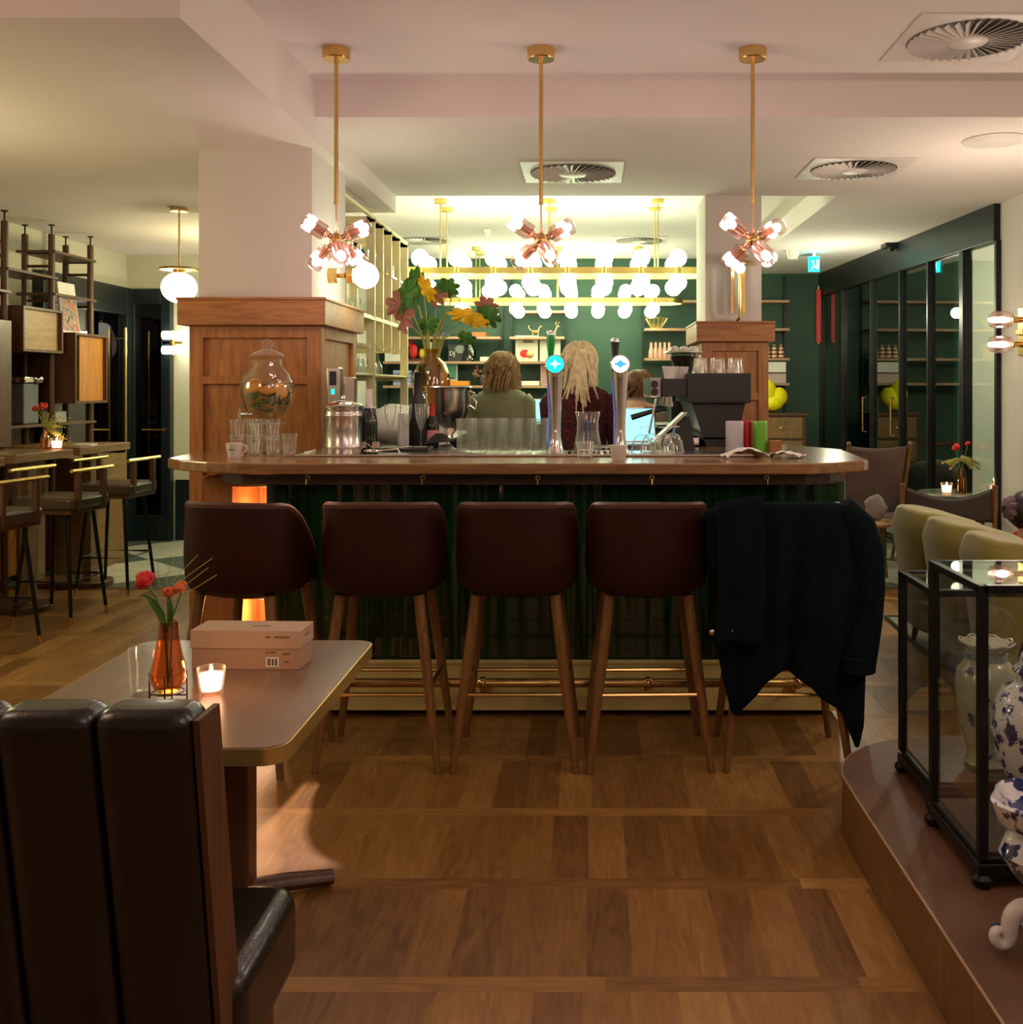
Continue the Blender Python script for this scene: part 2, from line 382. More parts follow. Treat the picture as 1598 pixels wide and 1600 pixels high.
def cladding(name, x0, x1, y0, y1, zt, n_rail):
    b = MB().box(x0+.02, x1-.02, y0+.02, y1-.02, 0, zt)
    def face(a0, a1, put):
        wst = .07
        put(a0, a0+wst, 0, zt); put(a1-wst, a1, 0, zt)
        for z0, z1 in n_rail: put(a0+wst, a1-wst, z0, z1)
    face(x0, x1, lambda a, c, z0, z1: b.box(a, c, y0, y0+.02, z0, z1))
    face(y0+.02, y1-.02, lambda a, c, z0, z1: b.box(x1-.02, x1, a, c, z0, z1))
    face(y0+.02, y1-.02, lambda a, c, z0, z1: b.box(x0, x0+.02, a, c, z0, z1))
    struct(b.build(name, m_oak, smooth=False, bevel=.003))
    c = MB().box(x0-.04, x1+.035, y0-.055, y1+.03, zt, zt+.125).box(x0-.045, x1+.04, y0-.06, y1+.035, zt+.125, zt+.140)
    struct(c.build(name, m_oakh, smooth=False, bevel=.003))
cladding('trim_2', -2.03, -1.36, 5.2, 6.0, 1.763, [(1.70, 1.763), (1.465, 1.505), (0, .12), (.95, 1.0)])
cladding('trim_3', .78, 1.245, 7.1, 7.78, 1.765, [(1.70, 1.765), (1.36, 1.41), (0, .12), (.95, 1.0)])
# dark vestibule door and side light at the left
def door(name, M, x0, x1, zt, fr, pull):
    e = bpy.data.objects.new(name, None); C.objects.link(e); e.matrix_world = M; struct(e)
    b = MB().box(x0, x0+fr, -.09, 0, 0, zt).box(x1-fr, x1, -.09, 0, 0, zt).box(x0+fr, x1-fr, -.09, 0, zt-fr*1.6, zt).box(x0+fr, x1-fr, -.09, 0, 0, .24)
    b.build('door_frame', m_navy, e, smooth=False, bevel=.006)
    MB().box(x0+fr, x1-fr, -.05, -.04, .24, zt-fr*1.6).build('glass_pane', m_doorglass, e, smooth=False)
    g = MB()
    if pull == 'bar': g.tube([(x1-fr-.10, -.12, .62), (x1-fr-.10, -.12, 2.0)], .014, 10).cyl((x1-fr-.10, -.12, .7), (x1-fr-.10, -.05, .7), .009).cyl((x1-fr-.10, -.12, 1.9), (x1-fr-.10, -.05, 1.9), .009)
    else: g.cyl((x1-fr*.5, -.09, 1.05), (x1-fr*.5, -.13, 1.05), .016).tube([(x1-fr*.5, -.13, 1.05), (x1-fr*.5-.20, -.13, 1.05)], .010)
    g.build('door_handle', m_brass, e)
    return e
m_doorglass = glassy('door_glass', (.10, .16, .26), .8, .06, .01, 3)
door('door_1', Matrix.Translation((0, 9.75, 0)), -4.38, -3.95, 2.38, .09, 'lever')
door('door_2', Matrix.Translation((-4.4, 8.1, 0)) @ Matrix.Rotation(PI/2, 4, 'Z'), 0.0, 1.62, 2.38, .16, 'bar')
sbox('wall_vestibule', m_navy, -4.39, -3.96, 9.72, 9.745, 0, 2.36)
# glazed partition on the right
A = Vector((3.0, 7.47, 0)); B_ = Vector((2.76, 12.1, 0)); dr = (B_-A); LG = dr.length; ang = math.atan2(dr.y, dr.x)
win = bpy.data.objects.new('window_1', None); C.objects.link(win); win.location = A; win.rotation_euler = (0, 0, ang); struct(win)
MB().box(0, LG, -.05, .05, 2.52, 2.80).build('window_header', m_black, win, smooth=False, bevel=.004)
MB().box(0, LG, -.03, .03, 0, .05).build('window_sill', m_black, win, smooth=False)
mull = [0.0, .60, 1.30, 1.98, 2.80, 3.80, LG]
for i, s_ in enumerate(mull):
    wd = .035 if i in (1, 5) else .016
    MB().box(s_-wd, s_+wd, -.04, .04, .05, 2.52).build('mullion', m_black, win, smooth=False, bevel=.003)
for a, b in zip(mull[:-1], mull[1:]):
    MB().box(a+.02, b-.02, -.005, .005, .05, 2.52).build('glass_pane', m_smoke if a > .3 else m_glassp, win, smooth=False)
for s_ in (1.98, 2.80): MB().tube([(s_+.1, .05, 1.0), (s_+.1, .08, 1.0), (s_+.1, .08, 1.35), (s_+.1, .05, 1.35)], .010).build('door_handle', m_brass, win)

# ================================================================== BAR
m_tile, t_, b_ = nt('green_glazed_tile')
v_ = coords(t_, (14, 14, .9))
t_.links.new(ramp(t_, noise(t_, v_, 2.2, 4, .5), [(.3, (.002, .010, .004)), (.5, (.003, .034, .009)), (.72, (.006, .052, .016))]), b_.inputs['Base Color'])
b_.inputs['Roughness'].default_value = .16; b_.inputs['Coat Weight'].default_value = .5
bump(t_, b_, noise(t_, coords(t_), 14, 2), .25, .01)
bar = thing('bar_counter', 'long bar counter base faced in glazed dark green tiles above a brass kick plate', 'bar counter', (0, 4.5, 0))
core = MB().box(-1.40, 1.10, .04, .70, .03, 1.04).box(-1.33, 1.05, .10, .7, 0, .03)
core.build('carcass', m_blackp, bar, smooth=False)
fl = []
n = 30; x0, x1 = -1.42, 1.125
for i in range(n):
    a = x0+(x1-x0)*i/n; w_ = (x1-x0)/n
    for k in range(5): fl.append((a+w_*k/5, .012-.0045*math.sin(PI*k/5)))
fl.append((x1, .012))
for i in range(20):
    a = .012+.7*i/20
    for k in range(1, 5): fl.append((x1-.006+.016*math.sin(PI*k/5), a+.035*k/5))
fl.append((x1-.006, .712))
ol = fl+[(x1-.03, .712), (x1-.03, .045), (x0, .045)]
MB().prism(ol, .255, 1.035).build('tile_front', m_tile, bar, ang=50)
MB().box(-1.40, 1.10, .0, .03, .03, .25).box(-1.40, 1.10, -.008, .0, .235, .25).build('kick_plate', m_kick, bar, smooth=False, bevel=.002)
fr = MB().tube([(-1.38, -.17, .20), (1.02, -.17, .20), (1.07, -.15, .20), (1.09, -.08, .20)], .019, 12)
for x in (-1.2, -.45, .25, .88):
    fr.cyl((x, -.17, .20), (x, 0, .12), .009).cyl((x, 0, .12), (x, -.012, .12), .026).ell((x, -.17, .20), .026, 10, 8)
fr.build('foot_rail', m_brass, bar)
ap = [(-1.70, .70), (-1.66, .12), (-1.60, -.01), (-1.50, -.075), (-1.38, -.085), (.93, -.085), (1.05, -.04), (1.13, .05), (1.16, .70)]
MB().prism(ap, 1.028, 1.082).build('apron', m_apron, bar, smooth=False, bevel=.003)
for x in (-1.21, -.715, -.22, .27, .765):
    MB().cyl((x, -.085, 1.06), (x, -.093, 1.06), .012, n=10).tube([(x, -.093, 1.065), (x, -.115, 1.055), (x, -.118, 1.035), (x, -.10, 1.030)], .0035, 6).build('bag_hook', m_brass, bar)
# worktop
wt = [(-1.93, .70), (-1.93, .36), (-1.90, .12), (-1.80, .0), (-1.64, -.11), (-1.48, -.175), (-1.33, -.20), (.93, -.20), (1.02, -.165), (1.20, -.03), (1.235, .03), (1.30, .78), (1.06, 1.35), (.45, 1.35), (.45, .66), (-1.36, .66), (-1.36, .70)]
top = MB().prism([(x, y) for x, y in wt], 1.083, 1.13).build('bar_worktop', m_top, smooth=False, bevel=.006)
top.location = (0, 4.5, 0)
tag(top, 'thick oak bar worktop with clipped corners running the whole length of the green bar', 'worktop')
tr = thing('drip_tray', 'brushed steel service tray sunk along the back of the bar worktop under the beer taps', 'tray', (0, 4.5, 1.13))
MB().prism([(-1.35, .20), (.84, .20), (1.00, .62), (-1.37, .62)], .0005, .004).build('plate', m_steel, tr, smooth=False)
MB().tube([(-1.35, .20, .006), (.84, .20, .006), (1.0, .62, .006)], .006, 6).tube([(-1.35, .20, .006), (-1.37, .62, .006)], .006, 6).build('rim', m_chrome, tr)
g = MB()
for i in range(9): g.box(-.10+i*.028, -.085+i*.028, .30, .48, .004, .009)
g.build('drain_grate', m_chrome, tr, smooth=False)
# end cabinet with lit niches
ec = thing('niche_cabinet', 'oak end cabinet with two glowing open niches beside the wooden column', 'cabinet', (0, 4.78, 0))
b = MB().box(-1.80, -1.665, 0, .41, 0, 1.03).box(-1.49, -1.42, 0, .41, 0, 1.03).box(-1.665, -1.49, .39, .41, 0, 1.03)
for z0, z1 in ((0, .20), (.46, .64), (.985, 1.03)): b.box(-1.665, -1.49, 0, .39, z0, z1)
b.build('carcass', m_oak, ec, smooth=False, bevel=.003)
for z in (.27, .70):
    MB().lathe([(.012, 0), (.018, .012), (.018, .03), (.006, .04)], (-1.53, .24, z-.065), 12).build('niche_lamp', m_flame, ec)
lamp('niche_light', (-1.57, 4.95, .80), 5, (1, .58, .30), .03)
lamp('niche_light', (-1.57, 4.95, .37), 5, (1, .58, .30), .03)
# inner back counters
bc = thing('back_counter', 'low working counter behind the bar left side carrying the brass rack', 'counter', (0, 0, 0))
MB().box(-2.3, -.95, 6.0, 8.3, 0, 1.06).build('body', m_blackp, bc, smooth=False)
MB().box(-2.32, -.93, 5.98, 8.32, 1.06, 1.10).build('top', m_steel, bc, smooth=False, bevel=.004)
uc = thing('under_counter', 'black under-counter fridge block behind the left half of the bar', 'fridge', (0, 0, 0))
MB().box(-1.33, -.72, 5.22, 5.95, 0, 1.08).build('body', m_blackp, uc, smooth=False, bevel=.01)
MB().box(-1.35, -.70, 5.20, 5.97, 1.08, 1.125).build('top', m_blackp, uc, smooth=False, bevel=.004)
sd = thing('till_desk', 'dark desk behind the bar where the man works at a glowing laptop', 'desk', (0, 0, 0))
MB().box(-.62, .78, 8.0, 8.6, 1.11, 1.15).build('top', m_walnut, sd, smooth=False)
for x in (-.6, .73):
    MB().box(x, x+.04, 8.02, 8.06, 0, 1.11).build('leg', m_walnut, sd, smooth=False)
    MB().box(x, x+.04, 8.52, 8.56, 0, 1.11).build('leg', m_walnut, sd, smooth=False)
# ================================================================== BAR STOOLS
def stool(label):
    r = thing('bar_stool', label, 'bar stool', (0, 0, 0), 0, 'burgundy bar stools in front of the green bar')
    def shell(u, v, off=0):
        a = -PI/2+(u-.5)*2*math.radians(112)
        k = abs(u-.5)*2
        top_ = 1.004-.030*k**2.0-.16*max(0, k-.52)**1.5*4.0
        bot = .652+.012*k+.05*max(0, k-.7)
        z = bot+(top_-bot)*v
        tk = .226+.016*min(1, v*2.4)**.6-.007*v*v
        if v < .12: tk -= (.12-v)**2*3.2
        # squarer plan than a circle
        ca, sa = math.cos(a), math.sin(a)
        q = (abs(ca)**2.6+abs(sa)**2.6)**(-1/2.6)
        return (ca*q*(tk+off), sa*q*(tk+off), z)
    MB().sheet(lambda u, v: shell(u, v), 36, 14, .028).build('backrest', m_leather, r)
    MB().tube([shell(i/40, 1, -.012) for i in range(41)], .0165, 8).build('piping', m_piping, r)
    MB().lathe([(.001, .645), (.15, .645), (.195, .66), (.205, .70), (.195, .745), (.15, .765), (.001, .77)], n=28).build('seat', m_leather, r)
    for sx in (-1, 1):
        for sy in (-1, 1):
            MB().tube([(sx*.150, sy*.135, .655), (sx*.190, sy*.167, .33), (sx*.232, sy*.205, 0)], [.022, .020, .0135], 12).build('leg', m_leg, r)
    f = .285
    def at(sx, sy): return (sx*.196, sy*.172, f)
    g = MB()
    for a, b in (((-1, -1), (1, -1)), ((-1, 1), (1, 1))):
        g.tube([at(*a), at(*b)], .0085, 8)
    for sx in (-1, 1): g.tube([(sx*.196, -.172, f+.02), (sx*.196, .172, f+.02)], .0085, 8)
    g.build('footrest', m_brass, r)
    return r
st = stool('burgundy leather bar stool in the middle of the row of five')
st.location = (-.280, 4.05, 0)
dup(st, (-.80, 4.05, 0), 0, 'burgundy leather bar stool between the end stool and the middle one, behind the table corner')
dup(st, (-1.325, 4.05, 0), math.radians(-13), 'burgundy leather bar stool at the end of the row near the wooden column, turned outwards')
dup(st, (.225, 4.05, 0), math.radians(1.5), 'burgundy leather bar stool right beside the one hung with a coat')
dup(st, (.755, 4.05, 0), math.radians(-2), 'burgundy leather bar stool almost hidden under a hanging navy coat')
# coat
ct = thing('coat', 'long navy wool coat hung over the back of the end bar stool', 'coat', (.75, 4.05, 0))
def lerp_tab(tab, u):
    for (a, va), (b, vb) in zip(tab[:-1], tab[1:]):
        if u <= b: return va+(vb-va)*(u-a)/(b-a)
    return tab[-1][1]
hem = [(0, .52), (.05, .46), (.12, .24), (.17, .225), (.30, .33), (.42, .40), (.5, .40), (.60, .36), (.72, .30), (.86, .235), (.95, .10), (1, .18)]
def coatf(u, v):
    w_ = -.31+.60*u
    xb = w_*(1.0-.06*v)
    fold = .020*math.sin(u*19+1.2*v)*min(1, v*1.6)+.011*math.sin(u*37+3+2*v)*min(1, v*1.5)
    yb = -.268-.02*v - fold + .10*max(0, abs(u-.5)*2-.72)*2.2 + .05*v*max(0, v-.4)
    zt = 1.028-.05*max(0, abs(u-.5)*2-.55)**1.4*2.4
    zb = lerp_tab(hem, u)
    if v < .14:
        t = v/.14
        return (xb, yb+.05*(1+math.cos(PI*t)), (zt-.035)+.040*math.sin(PI*t)-.12*(1-t)**2)
    t = (v-.14)/.86
    return (xb, yb, (zt-.035)+(zb-(zt-.035))*t)
MB().sheet(coatf, 70, 60, .010).build('body', m_coat, ct, ang=180)
def flapf(u, v):
    x = -.285+.165*u; zt = 1.04-.02*(1-u)**2; zb = .53-.012*u
    y = -.315-.012*math.sin(u*6+v*2)-.014*v-.02*math.sin(PI*u)
    if v < .1: return (x, y+.05*(1-v/.1), zt-.03*(1-v/.1))
    return (x+.01*math.sin(v*4), y, zt+(zb-zt)*(v-.1)/.9)
MB().sheet(flapf, 14, 30, .018).build('lapel', m_coat, ct, ang=180)
slv = [(.19, -.24, 1.0), (.255, -.225, .93), (.29, -.21, .83), (.298, -.215, .70), (.285, -.22, .58), (.262, -.235, .47), (.248, -.24, .405)]
MB().tube(slv, [.05, .066, .068, .060, .062, .064, .066], 16).build('sleeve', m_coat, ct, ang=180)
MB().lathe([(.055, 0), (.0690, 0), (.0685, .055), (.064, .060)], (.246, -.24, .395), 16).build('cuff', m_coat, ct)
for x, z in ((-.235, .57), (-.305, .565)): MB().ell((x, -.352, z), (.010, .004, .010), 10, 8).build('button', m_chrome, ct)

# ================================================================== TABLE
tb = thing('dining_table', 'brown laminate dining table with rounded corners and a brass edge', 'table', (-.975, 2.58, 0))
o = rrect(-.337, .337, -.45, .455, .05, 7)
MB().prism(o, .668, .70).build('tabletop', m_tbl, tb, ang=30)
MB().prism(rrect(-.342, .342, -.455, .46, .055, 7), .663, .698)       .build('edge_band', m_edgeb, tb, ang=40)
MB().box(-.28, .28, -.38, .38, .645, .664).build('support_frame', m_black, tb, smooth=False)
for y in (.28, -.28):
    MB().box(-.037, .037, y-.037, y+.037, .04, .648).build('pedestal', m_walnut, tb, smooth=False, bevel=.006)
    for sx, sy in ((1, .6), (1, -.6), (-1, .6), (-1, -.6)):
        if sy < 0: continue
        l = MB().tube([(0, y, .045), (sx*.10, y+sy*.10, .038), (sx*.23, y+sy*.20*(1 if y > 0 else 1), .026)], [.034, .031, .026], 10, flat=.8)
        l.build('foot', m_walnut, tb)
# things on the table
bx = thing('cardboard_box', 'flat kraft cardboard box with a lid seam and barcode lying on the brown table', 'box', (-.91, 2.775, .70), math.radians(-2))
MB().box(-.145, .145, -.055, .055, 0, .058).build('tray', m_card, bx, smooth=False, bevel=.0015)
MB().box(-.148, .148, -.058, .058, .056, .104).build('lid', m_cardl, bx, smooth=False, bevel=.0015)
l = MB().box(.055, .090, -.0570, -.0555, .008, .033).build('barcode_label', m_whitep, bx, smooth=False)
g = MB()
for i in range(9):
    if i not in (3, 6): g.box(.059+i*.0030, .0605+i*.0030+(i % 3)*.0004, -.0580, -.0571, .012, .030)
g.build('bars', m_blackp, l, smooth=False)
g = MB()
for i, (a, b, z) in enumerate(((.055, .068, .088), (.078, .118, .088), (.055, .064, .046), (.067, .080, .047), (.10, .118, .043), (.104, .116, .022))): g.box(a, b, -.0590 if z > .056 else -.0560, -.0580 if z > .056 else -.055, z-.003, z+.002)
g.box(.148, .1486, -.02, .02, .082, .086); g.box(-.0, .05, -.01, .0, .104, .1043)
g.build('print_marks', mat('print_brown', (.20, .12, .08), .8), bx, smooth=False)
def candle(loc, label, s=1, group='tea light candles in small glasses', wt=1.3):
    r = thing('tea_light', label, 'candle', loc, 0, group); r.scale = (s, s, s)
    MB().lathe([(.001, 0), (.024, 0), (.027, .004), (.034, .066), (.0315, .067), (.0255, .012), (.001, .011)], n=24).build('glass_cup', m_glasst, r)
    MB().lathe([(.001, .012), (.0225, .012), (.0285, .050), (.027, .050), (.001, .0495)], n=20).build('wax', m_wax, r)
    MB().lathe([(.001, .050), (.005, .054), (.0045, .060), (.001, .072)], n=10).build('flame', m_flame, r)
    lamp('candle_light', (loc[0], loc[1], loc[2]+.085*s), wt*.25, (1, .5, .22), .01)
    return r
m_wax = emis('glowing_wax', (1, .45, .25), 6)
candle((-.922, 2.50, .70), 'lit tea light in a clear glass cup on the brown table beside the box')
vs = thing('amber_vase', 'amber teardrop glass vase in a thin dark stand on the brown table', 'vase', (-.998, 2.43, .70))
MB().lathe([(.001, .028), (.022, .028), (.037, .045), (.043, .062), (.040, .085), (.030, .125), (.024, .165), (.022, .195), (.020, .195), (.022, .165), (.028, .125), (.037, .085), (.040, .062), (.030, .040), (.001, .033)], n=28).build('glass_body', m_amber, vs)
g = MB().tube([(.036*math.cos(a), .036*math.sin(a), .028) for a in [2*PI*i/20 for i in range(20)]], .0018, 6, closed=True)
for a in (0.2, PI/2+.2, PI+.2, -PI/2+.2): g.tube([(.042*math.cos(a), .042*math.sin(a), 0), (.042*math.cos(a), .042*math.sin(a), .075)], .002, 6)
g.tube([(-.042, 0, .02), (.042, 0, .02)], .0018, 6)
g.build('stand', m_walnut, vs)
def bloom(name, c, r, m_, parent, n=26, seed=1):
    rnd = random.Random(seed); g = MB()
    for i in range(n):
        a = rnd.uniform(0, 2*PI); e = rnd.uniform(-.5, 1.3); q = r*rnd.uniform(.5, 1)
        d = Vector((math.cos(a)*math.cos(e), math.sin(a)*math.cos(e), math.sin(e)))
        s_ = d.cross(Vector((0, 0, 1))).normalized(); up = s_.cross(d)
        p = Vector(c)+d*q
        g.sheet(lambda u, v: p+s_*(u-.5)*r*.8*math.sin(PI*(.15+.8*v))+up*(v-.5)*r*.9-d*r*.5*((u-.5)**2*2+(v-.5)**2*2), 4, 4, .0012)
    g.ell(c, r*.55, 10, 8)
    return g.build(name, m_, parent)
MB().tube([(0, 0, .04), (-.005, 0, .14), (-.012, .0, .20), (-.028, 0, .25), (-.045, 0, .275)], .0028, 6).tube([(0.003, 0, .05), (.006, .01, .2), (.02, .01, .24), (.03, .01, .27)], .002, 6).build('stem', m_leaf, vs)
def leafblade(pts, wd, parent, m_=m_leaf, name='leaf'):
    pts = [Vector(p) for p in pts]; n_ = len(pts)-1
    def f(u, v):
        k = min(int(v*n_), n_-1); t = v*n_-k; p = pts[k].lerp(pts[k+1], t)
        return p+Vector(((u-.5)*wd*math.sin(PI*min(.97, .12+v*.86)), 0, 0))+Vector((0, -abs(u-.5)*wd*.3, 0))
    return MB().sheet(f, 4, n_*3, .0012).build(name, m_, parent)
leafblade([(0, -.01, .17), (-.012, -.012, .215), (-.034, -.014, .25), (-.055, -.014, .262)], .022, vs)
leafblade([(.0, .01, .18), (.006, .0, .22), (.0, 0, .262)], .016, vs)
bloom('red_flower', (-.055, 0, .290), .027, m_red, vs, seed=3)
bloom('orange_flower', (.0, .0, .262), .016, m_orange, vs, 16, 5)
bloom('orange_flower', (.026, .01, .272), .018, m_orange, vs, 18, 6)
g = MB()
for i, (x, z) in enumerate(((-.01, .36), (.04, .352), (.075, .345), (.065, .322), (.085, .305), (-.055, .335))):
    g.tube([(.0, 0, .24), (x*.4, 0, z*.9-.02), (x+.03, 0, z)], .0008, 4)
g.build('grass_sprig', m_fern, vs)
def tumbler(name, label, loc, h=.095, r=.037, group=None, m_=None, s=1, rz=0, inv=False):
    t = MB().lathe([(.001, 0), (r*.74, 0), (r*.78, .004), (r, h), (r*.93, h), (r*.72, .014), (r*.4, .011), (.001, .011)], n=20, fn=lambda a, z: 1+.022*math.cos(10*a)).build(name, m_ or m_glasst)
    t.location = loc
    if inv: t.rotation_euler = (PI, 0, 0); t.location = (loc[0], loc[1], loc[2]+h)
    if label: tag(t, label, 'glass', group)
    return t
tumbler('water_glass', 'clear cut water tumbler standing behind the amber vase on the brown table', (-1.085, 2.50, .70), .115, .038)
# ================================================================== BOOTH SEAT
bo = thing('booth_seat', 'dark leather booth seat with vertically channelled back seen from behind', 'booth', (0, 0, 0))
def back(u, v):
    # back face, channels .165 wide, reclined: top nearer the camera
    x = -.585-1.15*u; ch = ((u*1.15)/.168) % 1
    puff = .022*(1-abs(ch-.5)**3*8)
    z = .12+.835*v; y = 1.56+(1-v)*.15
    return (x, y-puff, z)
g = MB()
nch = 8
for c_ in range(nch):
    xa = -.607-c_*.152; xb = xa-.151
    rs = []
    for k in range(22):
        t = min(1, k/14); th = max(0, (k-14)/7)*PI/2; z = .10+.828*t+.027*math.sin(th); y = 1.555+(1-t)*.155
        e = 1-math.cos(th)
        r_ = .012+.02*e; 
        ring = []
        for j in range(24):
            a = 2*PI*j/24; ca, sa = math.cos(a), math.sin(a); q = (abs(ca)**8+abs(sa)**4)**(-1/5.5)
            ring.append(((xa+xb)/2+max(-.0755, min(.0755, ca*q*.0755))*(1-.30*e), y+.045+sa*q*(.046-.022*e), z-.010*max(0, 1-math.sin(PI*j/12)**2)*0))
        rs.append(ring)
    g.rings(rs)
g.build('backrest', m_blackleather, bo, ang=60)
MB().prism([(-.598, 1.70), (-.608, 1.70), (-.608, 1.78), (-.598, 1.78)], .1, .2).build('side_foot', m_walnut, bo, smooth=False)
g = MB(); rs = []
for k in range(2):
    t = k; z = .08+.86*t; y = 1.565+(1-t)*.155
    rs.append([(-.606, y+.0, z), (-.596, y+.0, z), (-.596, y+.088, z), (-.606, y+.088, z)])
g.rings(rs).build('side_panel', m_walnut, bo, smooth=False)
g = MB()
g.prism(rrect(-1.76, -.578, 1.70, 2.06, .05, 6), .29, .46).build('seat', m_blackleather, bo, bevel=.035, seg=4, ang=50)
MB().box(-1.74, -.61, 1.72, 1.98, .08, .29).build('base', m_walnut, bo, smooth=False)
for x in (-.66, -1.68):
    MB().cyl((x, 1.78, .08), (x, 1.78, 0), .022, .014).build('leg', m_walnut, bo)
    MB().cyl((x, 1.94, .08), (x, 1.94, 0), .022, .014).build('leg', m_walnut, bo)
# ================================================================== PENDANTS OVER THE BAR
def pendant(x, dirs, label, rz=0):
    r = thing('pendant_lamp', label, 'pendant lamp', (x, 4.6, 2.11), rz, 'brass pendants hanging over the bar')
    H = .86
    MB().lathe([(.001, H), (.062, H), (.062, H-.045), (.058, H-.05), (.001, H-.05)], n=28).build('canopy', m_brass, r)
    MB().cyl((0, 0, H-.05), (0, 0, .17), .0095, n=10).cyl((0, 0, .17), (0, 0, .16), .011, n=10).build('rod', m_brass, r)
    MB().cyl((0, 0, .165), (0, 0, .03), .0035, n=8).cyl((0, 0, .05), (0, 0, .02), .009, n=8).build('cord', m_copper, r)
    MB().ell((0, 0, 0), (.030, .030, .034), 12, 8).build('hub', m_brass, r)
    for d in dirs:
        d = Vector(d).normalized(); T = d.to_track_quat('Z', 'Y').to_matrix().to_4x4()
        arm = MB().cyl((0, 0, .02), (0, 0, .045), .014, T=T).lathe([(.018, .045), (.021, .05), (.021, .056), (.0165, .06), (.0165, .112), (.012, .113)], n=16, T=T).build('socket', m_copper, r)
        MB().lathe([(.020, .050), (.036, .060), (.038, .165), (.036, .165), (.034, .062)], n=36, T=T, fn=lambda a, z: 1+.04*math.cos(18*a)).build('fluted_shade', m_fluted, r)
        MB().ell((0, 0, .134), (.021, .021, .026), 10, 8, T=T).build('bulb', m_bulb, r)
    return r
D = [(-.78, -.35, .50), (.80, .30, .44), (-.70, .25, -.66), (.34, -.72, -.62)]
pendant(-1.135, D+[(.62, .55, -.60)], 'brass sputnik pendant hanging in front of the plastered column')
pendant(-.215, D, 'brass sputnik pendant over the middle of the bar with two low arms')
pendant(.735, D, 'brass sputnik pendant in front of the slimmer column by the coffee machine')
# ================================================================== CHANDELIERS
def chandelier(Y, label, cx):
    r = thing('chandelier', label, 'chandelier', (cx, Y, 2.394), 0, 'brass ring chandeliers with opal globes')
    W, Dp = 1.16, .225
    path = []
    for i in range(9): a = -PI/2+PI*i/8; path.append((W+Dp*math.cos(a), Dp*math.sin(a)))
    for i in range(9): a = PI/2+PI*i/8; path.append((-W+Dp*math.cos(a), Dp*math.sin(a)))
    inn = [(x*(1-.012/ max(.3, abs(x))) , y*(1-.05)) for x, y in path]
    g = MB(); n_ = len(path)
    vs_ = [(x, y, -.026) for x, y in path]+[(x, y, .026) for x, y in path]+[(x, y, -.026) for x, y in inn]+[(x, y, .026) for x, y in inn]
    fs = []
    for i in range(n_):
        j = (i+1) % n_
        fs += [(i, j, n_+j, n_+i), (2*n_+j, 2*n_+i, 3*n_+i, 3*n_+j), (n_+i, n_+j, 3*n_+j, 3*n_+i), (j, i, 2*n_+i, 2*n_+j)]
    g.add(vs_, fs).build('ring', m_brassy, r)
    ceil = 2.97-2.394
    for x in (-.88, .0, .88):
        for y in (-.19, .19):
            g = MB().cyl((x, y, 0), (x, y, ceil-.03), .006, n=8).lathe([(.001, ceil), (.05, ceil), (.05, ceil-.035), (.001, ceil-.035)], (x, y, 0), 20)
            g.build('suspension_rod', m_brassy, r)
    for sy in (-1, 1):
        for i in range(8):
            x = (i-3.5)*.297; y = sy*.225
            MB().cyl((x, y, -.032), (x, y, .032), .022, n=12).build('socket', m_brassy, r)
            for sz in (-1, 1):
                MB().ell((x, y, sz*.098), .071, 14, 10).build('globe', m_globe, r)
    return r
chandelier(8.48, 'larger looking brass ring chandelier with two tiers of glowing opal globes above the bar', -.322)
chandelier(11.3, 'smaller looking brass ring chandelier with glowing globes hung behind the other, by the shelves', -.345)
# wall globe on the column, hanging globe at the left
r = thing('wall_lamp', 'brass wall lamp with a glowing glass globe on the side of the plastered column', 'wall lamp', (-1.42, 5.6, 2.06))
MB().cyl((0, 0, 0), (.05, 0, 0), .042, n=20).cyl((.05, 0, 0), (.11, 0, 0), .013).lathe([(.02, 0), (.04, .02), (.042, .05), (.03, .055)], T=Matrix.Translation((.085, 0, 0)) @ Matrix.Rotation(PI/2, 4, 'Y')).build('arm', m_brass, r)
MB().ell((.20, 0, 0), .070, 20, 14).build('globe', m_globec, r)
r = thing('globe_pendant', 'white opal globe lamp hanging under a round brass plate in the left room', 'pendant lamp', (-2.80, 7.0, 2.13))
MB().ell((0, 0, 0), (.118, .118, .105), 22, 14).build('globe', m_globew, r)
MB().lathe([(.001, .125), (.13, .120), (.135, .128), (.13, .134), (.001, .14)], n=28).cyl((0, 0, .10), (0, 0, .13), .04).build('brass_plate', m_brass, r)
MB().cyl((0, 0, .13), (0, 0, .52), .006).lathe([(.001, .543), (.06, .543), (.06, .52), (.001, .52)]).build('rod', m_brass, r)
# picture-light style lamp below the right pendant
r = thing('wall_lamp', 'slender brass wall lamp with a small disc shade on the slimmer column', 'wall lamp', (1.03, 7.10, 2.0))
MB().tube([(0, .03, -.09), (0, -.10, -.07), (0, -.12, .02), (.0, -.12, .30)], .010, 8).build('arm', m_brass, r)
MB().box(-.05, -.028, -.03, .0, -.04, .36).box(.028, .05, -.03, .0, -.04, .36).build('bracket', m_brass, r, smooth=False)
MB().lathe([(.001, .33), (.10, .30), (.115, .285), (.001, .295)], (.0, -.12, 0), 24).build('shade', m_brass, r)
MB().ell((0, -.12, .26), .035, 12, 8).build('bulb', m_globew, r)
